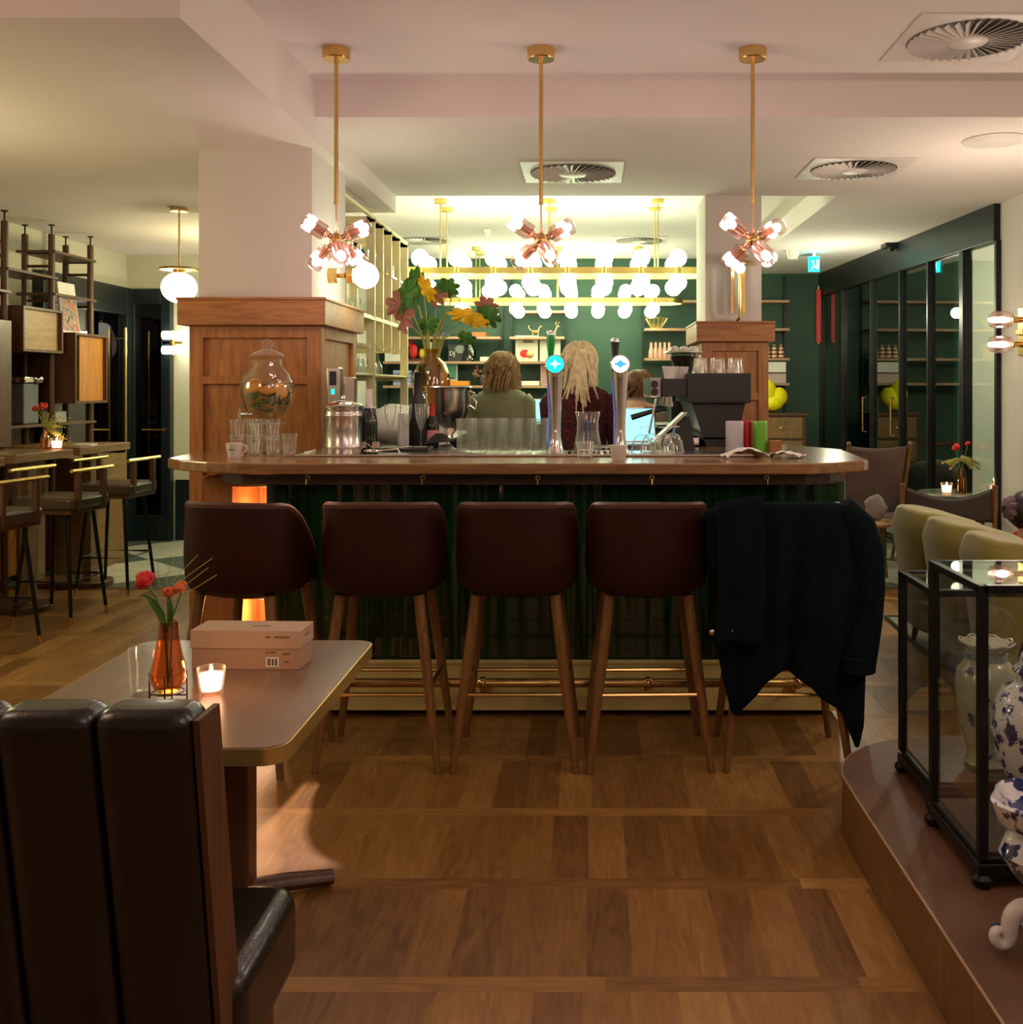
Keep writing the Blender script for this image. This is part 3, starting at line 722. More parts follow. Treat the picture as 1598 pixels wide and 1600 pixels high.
# ================================================================== CEILING FITTINGS
def vent(x0, x1, y0, y1, z, label):
    r = thing('ceiling_vent', label, 'vent', ((x0+x1)/2, (y0+y1)/2, z), 0, 'square swirl vents in the ceiling')
    h = (x1-x0)/2; R = h*.86
    MB().box(-h, h, -h, h, -.008, 0).build('frame', m_vent, r, smooth=False, bevel=.002)
    MB().cyl((0, 0, -.0085), (0, 0, -.0105), R, n=40).build('dark_opening', m_ventd, r)
    g = MB()
    for i in range(36):
        T = Matrix.Rotation(2*PI*i/36, 4, 'Z') @ Matrix.Translation((R*.66, 0, -.016)) @ Matrix.Rotation(math.radians(38), 4, 'X')
        g.box(-R*.32, R*.32, -R*.047, R*.047, -.001, .001, T=T)
    g.build('blades', m_vent, r, smooth=False)
    MB().lathe([(.001, -.024), (R*.30, -.024), (R*.36, -.012), (.001, -.010)], n=28).build('hub', m_vent, r)
vent(1.35, 1.95, 4.16, 4.76, 2.97, 'large square swirl vent in the ceiling at the upper corner, nearest of the vents')
vent(1.32, 1.92, 5.98, 6.56, 2.79, 'square swirl vent in the lower ceiling between the right pendant and the round speaker')
vent(-.41, .21, 6.06, 6.68, 2.79, 'square swirl vent with shiny blades behind the middle pendant rod')
vent(-1.98, -1.42, 10.3, 10.86, 2.97, 'small pale swirl vent in the raised ceiling beside the brass rack')
vent(.24, .80, 10.3, 10.86, 2.97, 'small pale swirl vent in the raised ceiling beside the smoke detector and third lamp rod')
sp = MB().lathe([(.001, 0), (.17, 0), (.17, -.006), (.16, -.010), (.001, -.012)], n=32).build('ceiling_speaker', m_vent, loc=(2.2, 5.55, 2.79)); tag(sp, 'flush round white ceiling speaker near the right wall', 'speaker')
sd_ = MB().lathe([(.001, 0), (.055, 0), (.055, -.02), (.035, -.05), (.001, -.055)], n=20).build('smoke_detector', m_white, loc=(-.98, 9.9, 2.97)); tag(sd_, 'small white smoke detector on the raised ceiling above the chandelier', 'smoke detector')
sd_ = MB().lathe([(.001, 0), (.07, 0), (.06, -.04), (.045, -.09), (.001, -.095)], n=20).build('motion_sensor', m_white, loc=(1.99, 10.0, 2.79)); tag(sd_, 'white cone motion sensor on the ceiling beside the glowing exit sign', 'sensor')
ex = thing('exit_sign', 'small glowing cyan exit sign hanging from the ceiling by the green wall', 'sign', (2.24, 10.2, 2.79))
MB().box(-.015, .015, -.02, .02, -.04, 0).build('bracket', m_white, ex, smooth=False)
MB().box(-.055, .055, -.012, .012, -.19, -.04).build('panel', m_cyan, ex, smooth=False, bevel=.004)
MB().ell((-.012, -.014, -.085), (.010, .003, .010), 8, 6).tube([(-.012, -.014, -.098), (-.002, -.014, -.13), (-.022, -.014, -.165)], .006, 6).tube([(-.002, -.014, -.13), (.018, -.014, -.150)], .006, 6).box(.025, .045, -.016, -.0125, -.165, -.07).build('running_figure', m_cyanw, ex)
lamp('exit_sign_light', (2.24, 10.1, 2.72), .5, (0, .9, .7), .02)
cm = MB().box(-.05, .05, -.12, .05, -.05, 0).ell((0, -.10, -.06), .035, 10, 8).build('door_closer', m_black, loc=(2.80, 9.6, 2.80)); tag(cm, 'small black door mechanism fixed at the top of the glazed partition', 'door closer')

# ================================================================== ON THE BAR
Z = 1.13
# beverage dispenser
r = thing('drink_dispenser', 'glass drink dispenser filled with orange slices and mint at the end of the bar', 'drink dispenser', (-1.57, 5.0, Z), 0)
MB().lathe([(.001, 0), (.075, 0), (.078, .01), (.055, .05), (.055, .11), (.085, .145), (.001, .15)], n=24).build('stand', m_glasst, r)
MB().lathe([(.001, .15), (.07, .155), (.105, .20), (.128, .28), (.130, .33), (.115, .385), (.08, .42), (.074, .455), (.086, .46), (.082, .462), (.070, .455), (.076, .42), (.112, .382), (.126, .33), (.124, .28), (.10, .20), (.001, .16)], n=28).build('jar', m_glass, r)
MB().lathe([(.001, .165), (.07, .17), (.10, .21), (.121, .28), (.122, .345), (.001, .346)], n=24).build('water', m_water, r)
MB().lathe([(.001, .47), (.075, .468), (.080, .475), (.06, .49), (.02, .505), (.028, .53), (.02, .55), (.001, .555)], n=20).build('lid', m_glasst, r)
rnd = random.Random(4)
m_oslice = mat('orange_slice', (.85, .33, .02), .5, em=None)
for i in range(8):
    a = 2*PI*i/8+.3; T = Matrix.Translation((.088*math.cos(a), .088*math.sin(a), .315+rnd.uniform(-.015, .015))) @ Matrix.Rotation(a, 4, 'Z') @ Matrix.Rotation(rnd.uniform(.3, 1.3), 4, 'Y')
    MB().cyl((0, 0, -.004), (0, 0, .004), .040, n=18, T=T).build('orange_slice', m_oslice, r)
g = MB()
for i in range(60):
    a = rnd.uniform(0, 2*PI); q = rnd.uniform(.02, .095); p = Vector((q*math.cos(a), q*math.sin(a), rnd.uniform(.20, .30)))
    T = Matrix.Translation(p) @ Matrix.Rotation(rnd.uniform(0, 6), 4, 'Z') @ Matrix.Rotation(rnd.uniform(-1, 1), 4, 'X')
    g.ell((0, 0, 0), (.020, .012, .002), 8, 4, T=T)
tag(g.build('mint_leaves', m_leaf, r), kind='stuff')
MB().cyl((-.06, -.06, .19), (-.10, -.10, .19), .010).cyl((-.10, -.10, .20), (-.10, -.10, .16), .009).cyl((-.10, -.10, .20), (-.10, -.10, .225), .004).box(-.115, -.085, -.105, -.095, .222, .232).build('tap', m_chrome, r)
GB = 'tumblers stacked at the end of the bar'
for i, (x, y) in enumerate(((-1.640, 4.78), (-1.555, 4.79), (-1.472, 4.77), (-1.60, 4.88))):
    for k in range(2): tumbler('tumbler', 'clear tumbler %s of the stack %s' % (('at the bottom', 'on top')[k], ('beside the white cup', 'in the middle', 'next to the loose glass', 'standing behind the others')[i]), (x, y, Z+k*.075), .095, .036, GB)
tumbler('tumbler', 'single loose tumbler beside the tumbler stacks at the end of the bar', (-1.385, 4.74, Z), .105, .036, GB)
def cup(loc, label, rz=0, handle=True, text_=True):
    r = thing('coffee_cup', label, 'cup', loc, rz, 'small white cups on the bar')
    MB().lathe([(.001, 0), (.026, 0), (.029, .006), (.038, .068), (.0355, .068), (.026, .008), (.001, .007)], n=28).build('bowl', m_white, r)
    if handle: MB().tube([(.033, 0, .055), (.050, 0, .058), (.056, 0, .044), (.048, 0, .028), (.031, 0, .022)], .0042, 8).build('handle', m_white, r)
    MB().box(-.014, .014, -.0365, -.0345, .040, .042).box(-.010, .004, -.0355, -.0335, .037, .0385).build('print_mark', m_blackp, r, smooth=False)
    return r
cup((-1.60, 4.62, Z), 'white coffee cup with its handle turned out in front of the tumbler stacks')
cup((.128, 4.45, Z), 'white cup standing in front of the white-badged beer tap', PI*.9)
# insulated ice bucket
r = thing('ice_canister', 'tall ribbed stainless ice canister with a domed lid on the bar', 'ice bucket', (-1.175, 4.90, Z))
MB().lathe([(.001, 0), (.088, 0), (.092, .005), (.092, .03), (.095, .035), (.092, .04), (.092, .175), (.095, .18), (.095, .19), (.092, .195), (.092, .215), (.096, .222), (.096, .232), (.001, .232)], n=40).build('body', m_steel, r)
MB().lathe([(.096, .232), (.085, .24), (.03, .254), (.010, .258), (.012, .268), (.008, .28), (.001, .282)], n=32).build('lid', m_chrome, r)
r2 = tag(MB().lathe([(.001, 0), (.06, 0), (.06, .215), (.055, .22), (.001, .22)], n=28).build('blue_canister', mat('blue_steel', (.16, .33, .42), .3, .6), loc=(-1.12, 5.10, Z)), 'pale blue metal canister peeking out behind the stainless ice canister', 'canister')
def bottle(loc, label, h, r_, mg, mf, lab=None, name='champagne_bottle', seed=0):
    r = thing(name, label, 'bottle', loc)
    MB().lathe([(.001, .005), (r_*.9, 0), (r_, .01), (r_, h*.48), (r_*.92, h*.56), (r_*.45, h*.72), (r_*.36, h*.78), (r_*.36, h*.97), (.001, h*.97)], n=24).build('glass', mg, r)
    MB().lathe([(r_*.5, h*.70), (r_*.41, h*.78), (r_*.41, h*.985), (r_*.44, h*.99), (r_*.40, h), (.001, h)], n=20).build('foil', mf, r)
    if lab: MB().lathe([(r_*1.01, h*.14), (r_*1.015, h*.14), (r_*1.015, h*.40), (r_*1.01, h*.40)], n=24).build('label', lab, r)
    return r
m_bottle = mat('dark_bottle_glass', (.012, .016, .006), .08, coat=.5)
bottle((-1.065, 4.96, Z), 'dark champagne bottle with a pale pink foil neck beside the ice canister', .31, .041, m_bottle, m_whitep)
bottle((-.89, 5.34, Z), 'tall black bottle standing behind the champagne flutes', .40, .048, m_blackp, m_blackp)
bottle((-.82, 5.36, Z), 'dark red-labelled bottle behind the right champagne flute', .24, .036, m_bottle, mat('red_foil', (.5, .03, .02), .4), mat('red_label', (.75, .30, .25), .6))
def flute(loc, label):
    t = MB().lathe([(.001, 0), (.034, 0), (.034, .002), (.006, .006), (.0035, .012), (.0035, .075), (.008, .085), (.026, .15), (.031, .215), (.030, .215), (.025, .15), (.006, .087), (.001, .085)], n=22).build('champagne_flute', m_glasst, loc=loc)
    tag(t, label, 'glass', 'champagne flutes on the tray')
tray = tag(MB().box(-.13, .13, -.10, .10, 0, .018).build('black_tray', m_blackp, smooth=False, bevel=.004, loc=(-.92, 5.10, Z+.004)), 'black serving tray under the champagne flutes', 'tray')
flute((-.985, 5.08, Z+.022), 'champagne flute on the black tray nearest the ice canister')
flute((-.915, 5.12, Z+.022), 'champagne flute in the middle of the black tray')
flute((-.835, 5.09, Z+.022), 'champagne flute on the black tray nearest the row of beer glasses')
# silver wine cooler + big vase
m_silver = mat('polished_silver', (.85, .82, .74), .20, 1, var=.02)
r = thing('wine_cooler', 'large polished silver wine cooler with side handles on a foot', 'wine cooler', (-.78, 5.68, 1.125))
MB().lathe([(.001, 0), (.075, 0), (.078, .01), (.03, .03), (.025, .06), (.05, .085), (.095, .13), (.118, .20), (.122, .30), (.13, .325), (.126, .33), (.115, .31), (.11, .20), (.08, .13), (.001, .10)], n=40).build('bowl', m_silver, r)
for s_ in (-1, 1): MB().tube([(s_*.118, 0, .22), (s_*.15, 0, .20), (s_*.155, 0, .24), (s_*.135, 0, .265), (s_*.145, 0, .29), (s_*.12, 0, .30)], .008, 8).build('handle', m_chrome, r)
r = thing('flower_vase', 'bulbous amber glass vase with tall stems, yellow leaves and foliage behind the bar', 'vase', (-.99, 6.45, 1.10))
MB().lathe([(.001, 0), (.06, 0), (.09, .04), (.105, .20), (.118, .34), (.115, .43), (.085, .50), (.045, .535), (.036, .56), (.048, .59), (.045, .59), (.033, .56), (.042, .535), (.08, .49), (.11, .43), (.112, .34), (.10, .20), (.085, .045), (.001, .01)], n=32).build('glass_body', m_ambery, r)
g = MB(); rnd = random.Random(2)
tips = [(-.17, .0, .93), (-.13, .05, 1.0), (-.06, 0, 1.03), (.03, .03, .98), (.10, 0, .87), (.20, .03, .78), (-.20, .02, .82), (.14, .05, 1.0), (.07, -.02, .80), (.26, 0, .74), (-.09, .03, .88)]
for tx, ty, tz in tips:
    g.tube([(tx*.1+rnd.uniform(-.02, .02), rnd.uniform(-.02, .02), .03), (tx*.12, 0, .5), (tx*.3, ty*.5, .66), (tx*.7, ty, .66+(tz-.66)*.55), (tx, ty, tz)], [.006, .006, .005, .004, .003], 6)
g.build('stems', m_stem, r)
def frond(c, sx, sz, m_, seed, name='leaf', tilt=0.0, lobes=7):
    rnd = random.Random(seed); pts = []; n_ = 72
    for i in range(n_):
        a = 2*PI*i/n_; q = .62+.38*abs(math.sin(a*lobes/2))*(.8+.2*rnd.random()); pts.append((q*math.cos(a), q*math.sin(a)))
    sx *= 1.4; sz *= 1.4; T = Matrix.Translation(c) @ Matrix.Rotation(tilt, 4, 'Y') @ Matrix.Rotation(rnd.uniform(-.5, .5), 4, 'Z')
    vs_ = [(x*sx, -.03+.03*(x*x+y*y)+.012*math.sin(9*math.atan2(y, x)), y*sz) for x, y in pts]; vs_b = [(x, y+.002, z) for x, y, z in vs_]
    vs_ += vs_b+[(0, -.03, 0), (0, -.028, 0)]
    fs = [(2*n_, i, (i+1) % n_) for i in range(n_)]+[(2*n_+1, n_+(i+1) % n_, n_+i) for i in range(n_)]+[(i, n_+i, n_+(i+1) % n_, (i+1) % n_) for i in range(n_)]
    return MB().add(vs_, fs, 0, T).build(name, m_, r)
m_pinkleaf = mat('russet_leaf', (.42, .16, .12), .6, var=.3)
m_deepleaf = mat('deep_leaf', (.07, .20, .03), .55, var=.4)
for k, (c, sx, sz, m_, tl) in enumerate([((.21, -.02, .80), .085, .040, m_yleaf, .15), ((.29, -.02, .765), .075, .036, m_yleaf, .3), ((-.03, 0, .97), .035, .08, m_yleaf, -.5), ((-.155, 0, .93), .055, .10, m_deepleaf, .4), ((-.10, .03, 1.0), .05, .10, m_deepleaf, .0),
        ((-.21, 0, .87), .065, .075, m_pinkleaf, .3), ((.04, .03, .93), .055, .06, m_pinkleaf, .5), ((.10, .02, .98), .06, .05, m_deepleaf, .2), ((.36, 0, .80), .07, .055, m_deepleaf, .7), ((.34, .03, .86), .06, .05, m_pinkleaf, .3), ((.22, 0, .66), .05, .035, m_deepleaf, .3), ((-.02, .02, .74), .06, .05, m_deepleaf, -.2), ((-.16, .02, .79), .05, .08, m_pinkleaf, .2)]):
    frond(c, sx, sz, m_, k, 'yellow_leaf' if m_ is m_yleaf else 'leaf', tl)
# row of beer glasses
RG = 'clear beer glasses lined up behind the bar front'
def beer_glass():
    return MB().lathe([(.001, 0), (.024, 0), (.030, .004), (.033, .02), (.031, .05), (.031, .11), (.0345, .165), (.033, .165), (.0295, .11), (.029, .05), (.028, .026), (.018, .016), (.001, .015)], n=20).build('beer_glass', m_glasst)
bg = beer_glass(); first = True
cols = ['leftmost', 'second', 'third', 'fourth', 'fifth', 'rightmost']
for j, (y, rowname) in enumerate(((4.80, 'front'), (4.872, 'middle'), (4.944, 'back'))):
    for i in range(6):
        o = bg if first else dup(bg)
        first = False; o.location = (-.588+i*.072, y, Z+.006)
        tag(o, 'clear beer glass, %s of six in the %s row along the bar' % (cols[i], rowname), 'glass', RG)
# beer taps
def tap(x, label, badge, mark, hm, hz):
    r = thing('beer_tap', label, 'beer tap', (x, 4.80, Z+.004), 0, 'chrome beer tap columns')
    MB().lathe([(.001, 0), (.042, 0), (.046, .008), (.037, .03), (.026, .08), (.025, .14), (.032, .27), (.040, .36), (.045, .405), (.043, .42), (.001, .425)], n=32).build('column', m_chrome, r)
    T = Matrix.Translation((0, -.022, .42)) @ Matrix.Rotation(math.radians(78), 4, 'X')
    MB().lathe([(.001, -.02), (.044, -.02), (.047, -.012), (.047, .012), (.042, .016), (.001, .016)], n=36, T=T).build('badge_rim', m_chrome, r)
    b = MB().lathe([(.001, .0165), (.040, .0165), (.0400, .019), (.001, .020)], n=36, T=T).build('badge', badge, r)
    g = MB()
    if hm == 'green':
        star = []
        for i in range(16):
            a = PI/2+2*PI*i/16; q = (.030, .011, .013, .011)[i % 4]; star.append((q*math.cos(a), q*.85*math.sin(a)))
        g.prism(star, .020, .0215, T=T)
    else:
        g.prism([(.024*math.cos(a)*(1 if abs(math.sin(a)) < .9 else 1), .020*math.sin(a)) for a in [2*PI*i/4 for i in range(4)]], .020, .0215, T=T)
        g.box(-.027, .027, -.006, .006, .020, .0222, T=T)
    g.build('emblem', mark, b)
    MB().tube([(-.030, -.02, .03), (-.029, -.025, .2), (-.038, -.01, .37)], .003, 6).build('blue_edge_light', m_edge, r)
    MB().cyl((0, .05, .12), (0, -.07, .10), .009).cyl((0, -.07, .10), (0, -.075, .06), .008, .006).build('spout', m_chrome, r)
    hmat = mat('green_tap_handle', (.0, .30, .05), .2, coat=.4) if hm == 'green' else m_blackp
    MB().lathe([(.008, .42), (.011, .43), (.014, .47), (.021, .53), (.020, hz-.012), (.001, hz-.011)], (-.022, .03, 0), 16).build('handle', hmat, r)
    MB().lathe([(.0205, hz-.012), (.0205, hz), (.015, hz+.008), (.001, hz+.009)], (-.022, .03, 0), 16).build('handle_cap', m_chrome, r)
    return r
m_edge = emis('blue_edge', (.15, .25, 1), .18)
tap(-.158, 'chrome beer tap column with a glowing turquoise badge and a green handle', m_cyan, m_cyanw, 'green', .575)
tap(.146, 'chrome beer tap column with a glowing white and blue badge and a black handle', m_cyanw, emis('blue_mark', (.05, .35, .85), 1.0), 'black', .54)
# carafes
r = thing('glass_carafe', 'big clear glass carafe with blue printed lettering between the two beer taps', 'carafe', (-.006, 4.90, Z+.006))
MB().lathe([(.001, 0), (.060, 0), (.066, .01), (.062, .05), (.052, .10), (.050, .15), (.058, .185), (.061, .195), (.058, .196), (.047, .15), (.048, .10), (.056, .05), (.05, .014), (.001, .012)], n=28).build('body', m_glasst, r)
text('lettering', 'BRUTS', .030, (.002, -.056, .115), (PI/2, PI/2, 0), mat('blue_print', (.10, .25, .6), .5), r)
r = tumbler('cut_glass_jug', 'short cut-glass tumbler in front of the big carafe between the beer taps', (-.018, 4.62, Z), .075, .040, m_=m_glasst)
# snifter glasses upside down
GI = 'upside-down stemmed glasses by the beer taps'
for i, (x, y) in enumerate(((.248, 4.82), (.352, 4.82), (.300, 4.93), (.402, 4.90))):
    t = MB().lathe([(.052, 0), (.0535, .001), (.046, .05), (.030, .085), (.006, .098), (.004, .102), (.004, .118), (.008, .122), (.032, .124), (.032, .127), (.001, .128), (.001, .096), (.028, .083), (.044, .049), (.051, 0)], n=24).build('beer_goblet', m_glasst, loc=(x, y, Z+.006))
    tag(t, 'upside-down stemmed glass, %s' % ('front one next to the tap', 'front one away from the tap', 'back one next to the tap', 'back one away from the tap')[i].replace('right of', 'by'), 'glass', GI)
for o in bpy.data.objects:
    if o.get('group') == GI: o['label'] = o['label'].replace('right of the white-badged tap', 'beside the white-badged tap')
# strainers and tools in the tray
t = thing('bar_strainer', 'steel cocktail strainer and tongs lying in the tray by the ice canister', 'bar tools', (-1.02, 4.84, Z+.010))
MB().tube([(.04*math.cos(a), .04*math.sin(a), .01) for a in [2*PI*i/20 for i in range(20)]], .005, 6, closed=True).tube([(.04, 0, .01), (.12, -.02, .02), (.13, -.02, .0)], .004, 6).build('strainer', m_chrome, t)
MB().tube([(-.06, -.03, .0), (-.03, -.03, .05), (.04, -.03, .0)], .006, 6, flat=.4).build('tongs', m_chrome, t)
for x, lb in ((-1.085, 'beside the ice canister'), (-1.02, 'under the champagne bottle neck')):
    tag(MB().box(-.016, .016, -.01, .01, 0, .028).build('price_tag', mat('pink_card', (.62, .42, .38), .7), smooth=False, loc=(x, 4.905, Z+.03)), 'small pale pink tag standing %s' % lb, 'tag', 'pale pink tags in the tray')
# ice bin, bags
tag(MB().ell((0, 0, .12), (.17, .14, .13), 20, 12, fn=lambda d: 1+.08*math.sin(9*d.x+3*d.z)*math.cos(7*d.y)).build('ice_bag', mat('frosted_bag', (.86, .88, .76), .35, bmp=.6, bsc=30), loc=(-1.15, 6.12, 1.10)), 'crumpled pale plastic bag on the steel counter under the brass rack', 'bag')
tag(MB().prism(rrect(-.13, .13, -.09, .09, .02), 0, .19).build('dish_basket', mat('white_basket', (.85, .88, .78), .5), bevel=.008, loc=(-.92, 5.70, 1.125)), 'pale white plastic basket behind the champagne flutes', 'basket')
t = tag(MB().sheet(lambda u, v: ((u-.5)*.30, (v-.5)*.14+.02*math.sin(u*7), .012+.045*math.sin(u*8)*math.sin(v*6)**2+.03*u), 12, 8, .003).build('black_cloth', m_dark, loc=(-.66, 5.10, Z+.03)), 'folded black cloth beside the champagne tray', 'cloth')
# canisters etc by the coffee machine
for nm, x, y, rr, h, col, lb in (('white_canister', .725, 5.10, .044, .150, (.62, .58, .62), 'white enamel canister at the front of the coffee corner'), ('red_canister', .795, 5.17, .032, .150, (.42, .01, .012), 'dark red canister half hidden between the white and green ones'), ('green_canister', .855, 5.12, .036, .150, (.16, .52, .03), 'bright green canister beside the red one on the bar')):
    r = thing(nm, lb, 'canister', (x, y, Z+.001))
    MB().lathe([(.001, 0), (rr*.98, 0), (rr, .004), (rr, h*.9), (rr*.98, h*.92), (.001, h*.92)], n=28).build('body', mat(nm+'_paint', col, .4), r)
    MB().lathe([(rr*1.01, h*.9), (rr*1.01, h*.97), (rr*.95, h), (.001, h)], n=28).build('lid', mat(nm+'_lid', col, .35), r)
tag(MB().box(-.03, .03, -.03, .03, 0, .055).build('wooden_box', m_oak, smooth=False, bevel=.003, loc=(.925, 5.10, Z)), 'small wooden card box next to the green canister', 'box')
for i, (x, y, rz, lb) in enumerate(((.70, 4.62, .2, 'crumpled white napkin near the row end on the bar top'), (.90, 4.66, -.5, 'smaller folded white napkin by the clipped bar corner'))):
    o = MB().sheet(lambda u, v: ((u-.5)*(.20-.05*i), (v-.5)*.12, .006+(.038-.02*i)*max(0, math.sin(u*3.2))*abs(math.sin(v*2+1))+.01*abs(math.sin(9*u+5*v))), 12, 8, .002).build('paper_napkin', m_whitep, smooth=False, loc=(x, y, Z)); o.rotation_euler = (0, 0, rz)
    tag(o, lb, 'napkin', 'white napkins on the bar')
# coffee corner
cm = thing('espresso_machine', 'large matt black espresso machine seen from the side at the end of the bar', 'coffee machine', (.69, 5.78, Z))
m_mach = mat('machine_black', (.017, .017, .015), .5)
MB().box(-.165, .175, -.32, .42, .235, .395).build('body', m_mach, cm, smooth=False, bevel=.006)
MB().prism([(-.135, -.28), (.13, -.28), (.13, .40), (-.135, .40)], .04, .05).rings([[(-.06, -.28, .0), (.10, -.28, .0), (.10, .40, .0), (-.06, .40, .0)], [(-.14, -.28, .236), (.15, -.28, .236), (.15, .40, .236), (-.14, .40, .236)]]).build('stand', m_blackp, cm, smooth=False)
MB().box(-.30, -.165, -.30, .40, .27, .365).build('group_head_cover', m_mach, cm, smooth=False, bevel=.004)
MB().box(-.365, -.30, -.29, .38, .265, .37).build('control_panel', m_chrome, cm, smooth=False, bevel=.006)
for z in (.335, .295):
    MB().cyl((-.34, -.295, z), (-.34, -.315, z), .020).build('knob', m_blackp, cm)
for y in (-.2, .1):
    MB().cyl((-.25, y, .27), (-.25, y, .215), .034).build('group_head', m_chrome, cm)
    MB().tube([(-.27, y, .205), (-.36, y-.01, .185), (-.46, y-.02, .155)], [.012, .014, .017], 10).build('portafilter', m_blackp, cm)
MB().tube([(-.33, -.28, .26), (-.35, -.29, .16), (-.37, -.30, .07)], .006, 8).build('steam_wand', m_chrome, cm)
MB().box(-.36, -.10, -.3, .4, .01, .05).build('drip_tray', m_chrome, cm, smooth=False, bevel=.004)
GT = 'glasses upside down on the espresso machine'
for i, x in enumerate((.605, .700, .795)):
    for j, y in enumerate((5.52, 5.62)):
        tumbler('espresso_glass', 'clear glass upside down on the coffee machine, %s in the %s row' % (('first', 'second', 'third')[i], ('near', 'rear')[j]), (x, y, Z+.396), .082, .036, GT, inv=True)
GC = 'grey cups stacked on the espresso machine'
for i, (x, y, z) in enumerate(((.44, 5.52, .366), (.50, 5.60, .396-.03))):
    o = MB().lathe([(.034, 0), (.046, .06), (.047, .065), (.044, .066), (.032, .008), (.001, .006)], n=22).build('grey_bowl', m_white, loc=(x, y, Z+z+.0)); tag(o, ('stack of white cups at the low front edge of the coffee machine', 'white cup beside the first on the coffee machine')[i], 'cup', GC)
gr = thing('coffee_grinder', 'coffee grinder with a dark bean hopper behind the espresso machine', 'coffee grinder', (.60, 6.45, 1.22))
MB().box(-.09, .09, -.1, .1, 0, .30).build('body', m_mach, gr, smooth=False, bevel=.01)
MB().lathe([(.04, .30), (.06, .33), (.105, .44), (.10, .44), (.055, .33)], n=24).build('hopper', m_glassp, gr)
MB().lathe([(.001, .31), (.05, .33), (.090, .42), (.001, .43)], n=20).build('beans', mat('coffee_beans', (.02, .008, .005), .5, bmp=.8, bsc=60), gr)
MB().lathe([(.001, .455), (.125, .455), (.13, .445), (.11, .44), (.001, .44)], n=28).build('lid', m_chrome, gr)
for i in range(3): MB().lathe([(.001, .456), (.03, .456), (.028, .475), (.018, .486), (.001, .488)], (-.06+.06*i, 0, 0), 16).build('upturned_cup', m_white, gr)
gs = thing('grinder_stand', 'black cabinet carrying the coffee grinder behind the bar', 'cabinet', (.6, 6.45, 0))
MB().box(-.25, .35, -.2, .3, 0, 1.22).build('body', m_blackp, gs, smooth=False)
# tablet till and laptop
r = thing('till_tablet', 'pale tilted till screen with a metal back beside the espresso machine', 'till', (.42, 5.25, Z))
T = Matrix.Translation((-.01, 0, .115)) @ Matrix.Rotation(math.radians(-43), 4, 'Y')
MB().box(-.115, .115, -.08, .08, -.006, .006, T=T).build('screen_case', m_chrome, r, smooth=False, bevel=.003)
MB().box(-.105, .105, -.072, .072, .0062, .0075, T=T).build('screen', emis('pale_screen', (.75, .85, .6), .45), r, smooth=False)
MB().rings([[(-.02, -.05, 0), (.12, -.05, 0), (.12, .05, 0), (-.02, .05, 0)], [(.03, -.05, .13), (.09, -.05, .17), (.09, .05, .17), (.03, .05, .13)]]).build('stand', m_blackp, r, smooth=False)
def laptop(loc, rz, label, w_=.30):
    r = thing('laptop', label, 'laptop', loc, rz, 'open laptops with glowing screens')
    MB().box(-w_/2, w_/2, -.10, .10, 0, .014).build('keyboard_base', m_steel, r, smooth=False, bevel=.003)
    T = Matrix.Translation((0, .10, .012)) @ Matrix.Rotation(math.radians(-14), 4, 'X')
    MB().box(-w_/2, w_/2, 0, .008, 0, .20, T=T).build('lid', m_steel, r, smooth=False, bevel=.003)
    MB().box(-w_/2+.008, w_/2-.008, -.0015, -.0002, .010, .192, T=T).build('screen', m_screen, r, smooth=False)
laptop((.27, 5.62, 1.13), math.radians(3), 'open laptop with a bright blue screen behind the white-badged beer tap', .22)
laptop((-.50, 8.15, 1.15), math.radians(-8), 'open laptop with a pale blue screen at the elbow of the man in green', .30)
tag(MB().box(-.20, .22, -.16, .16, 0, 1.125).build('laptop_shelf', m_blackp, smooth=False, loc=(.22, 5.62+.0, 0)), 'black cabinet behind the beer taps that carries the laptop', 'cabinet')
# soap / water tap unit on the column side
r = thing('water_dispenser', 'slim silver water dispenser with a green light against the column side', 'dispenser', (-1.23, 5.15, Z))
MB().box(-.09, -.02, .0, .06, 0, .42).build('body', m_steel, r, smooth=False, bevel=.006)
MB().box(-.075, -.04, -.003, .0, .33, .40).build('display', m_blackp, r, smooth=False)
MB().box(-.065, -.05, -.004, .0, .285, .31).build('status_light', m_cyan, r, smooth=False)
MB().box(.0, .05, .0, .05, 0, .37).build('tap_head', m_steel, r, smooth=False, bevel=.004)

# ================================================================== BRASS RACK
rk = thing('glass_rack', 'tall open rack of champagne-coloured metal bars holding glasses behind the column', 'rack', (0, 0, 0))
XR, XL = -1.44, -1.90
for i, y in enumerate((6.0, 6.9, 7.18, 7.48, 7.80, 8.15)):
    wd = .020 if i in (0,) else .030
    zb_ = 1.10 if i in (0, 1, 5) else 1.70
    g = MB().box(XR-wd*2, XR, y-.012, y+.012, zb_, 2.60).box(XL, XL+wd*2, y-.012, y+.012, zb_, 2.60).box(XL, XR, y-.012, y+.012, 2.56, 2.60)
    for z in (1.74, 1.92, 2.26): g.box(XL, XR, y-.010, y+.010, z-.02, z)
    if i in (0, 1, 5): g.box(XL, XR, y-.010, y+.010, 1.50, 1.53)
    g.build('frame', m_rack, rk, smooth=False, bevel=.002)
MB().box(XL, XL+.02, 6.0, 8.16, 2.56, 2.60).box(XR-.02, XR, 6.0, 8.16, 2.58, 2.60).box(XR-.02, XR, 6.0, 8.16, 1.90, 1.92).build('rail', m_rack, rk, smooth=False)
for z in (1.53, 1.92, 2.26):
    MB().box(XL+.01, XR-.01, 6.01, 8.14, z, z+.010).build('shelf', m_glassp if z > 2 else m_rack, rk, smooth=False)
g = MB()
for i in range(12): g.box(XL+.01, XR-.01, 6.10+i*.17, 6.112+i*.17, 1.715, 1.735)
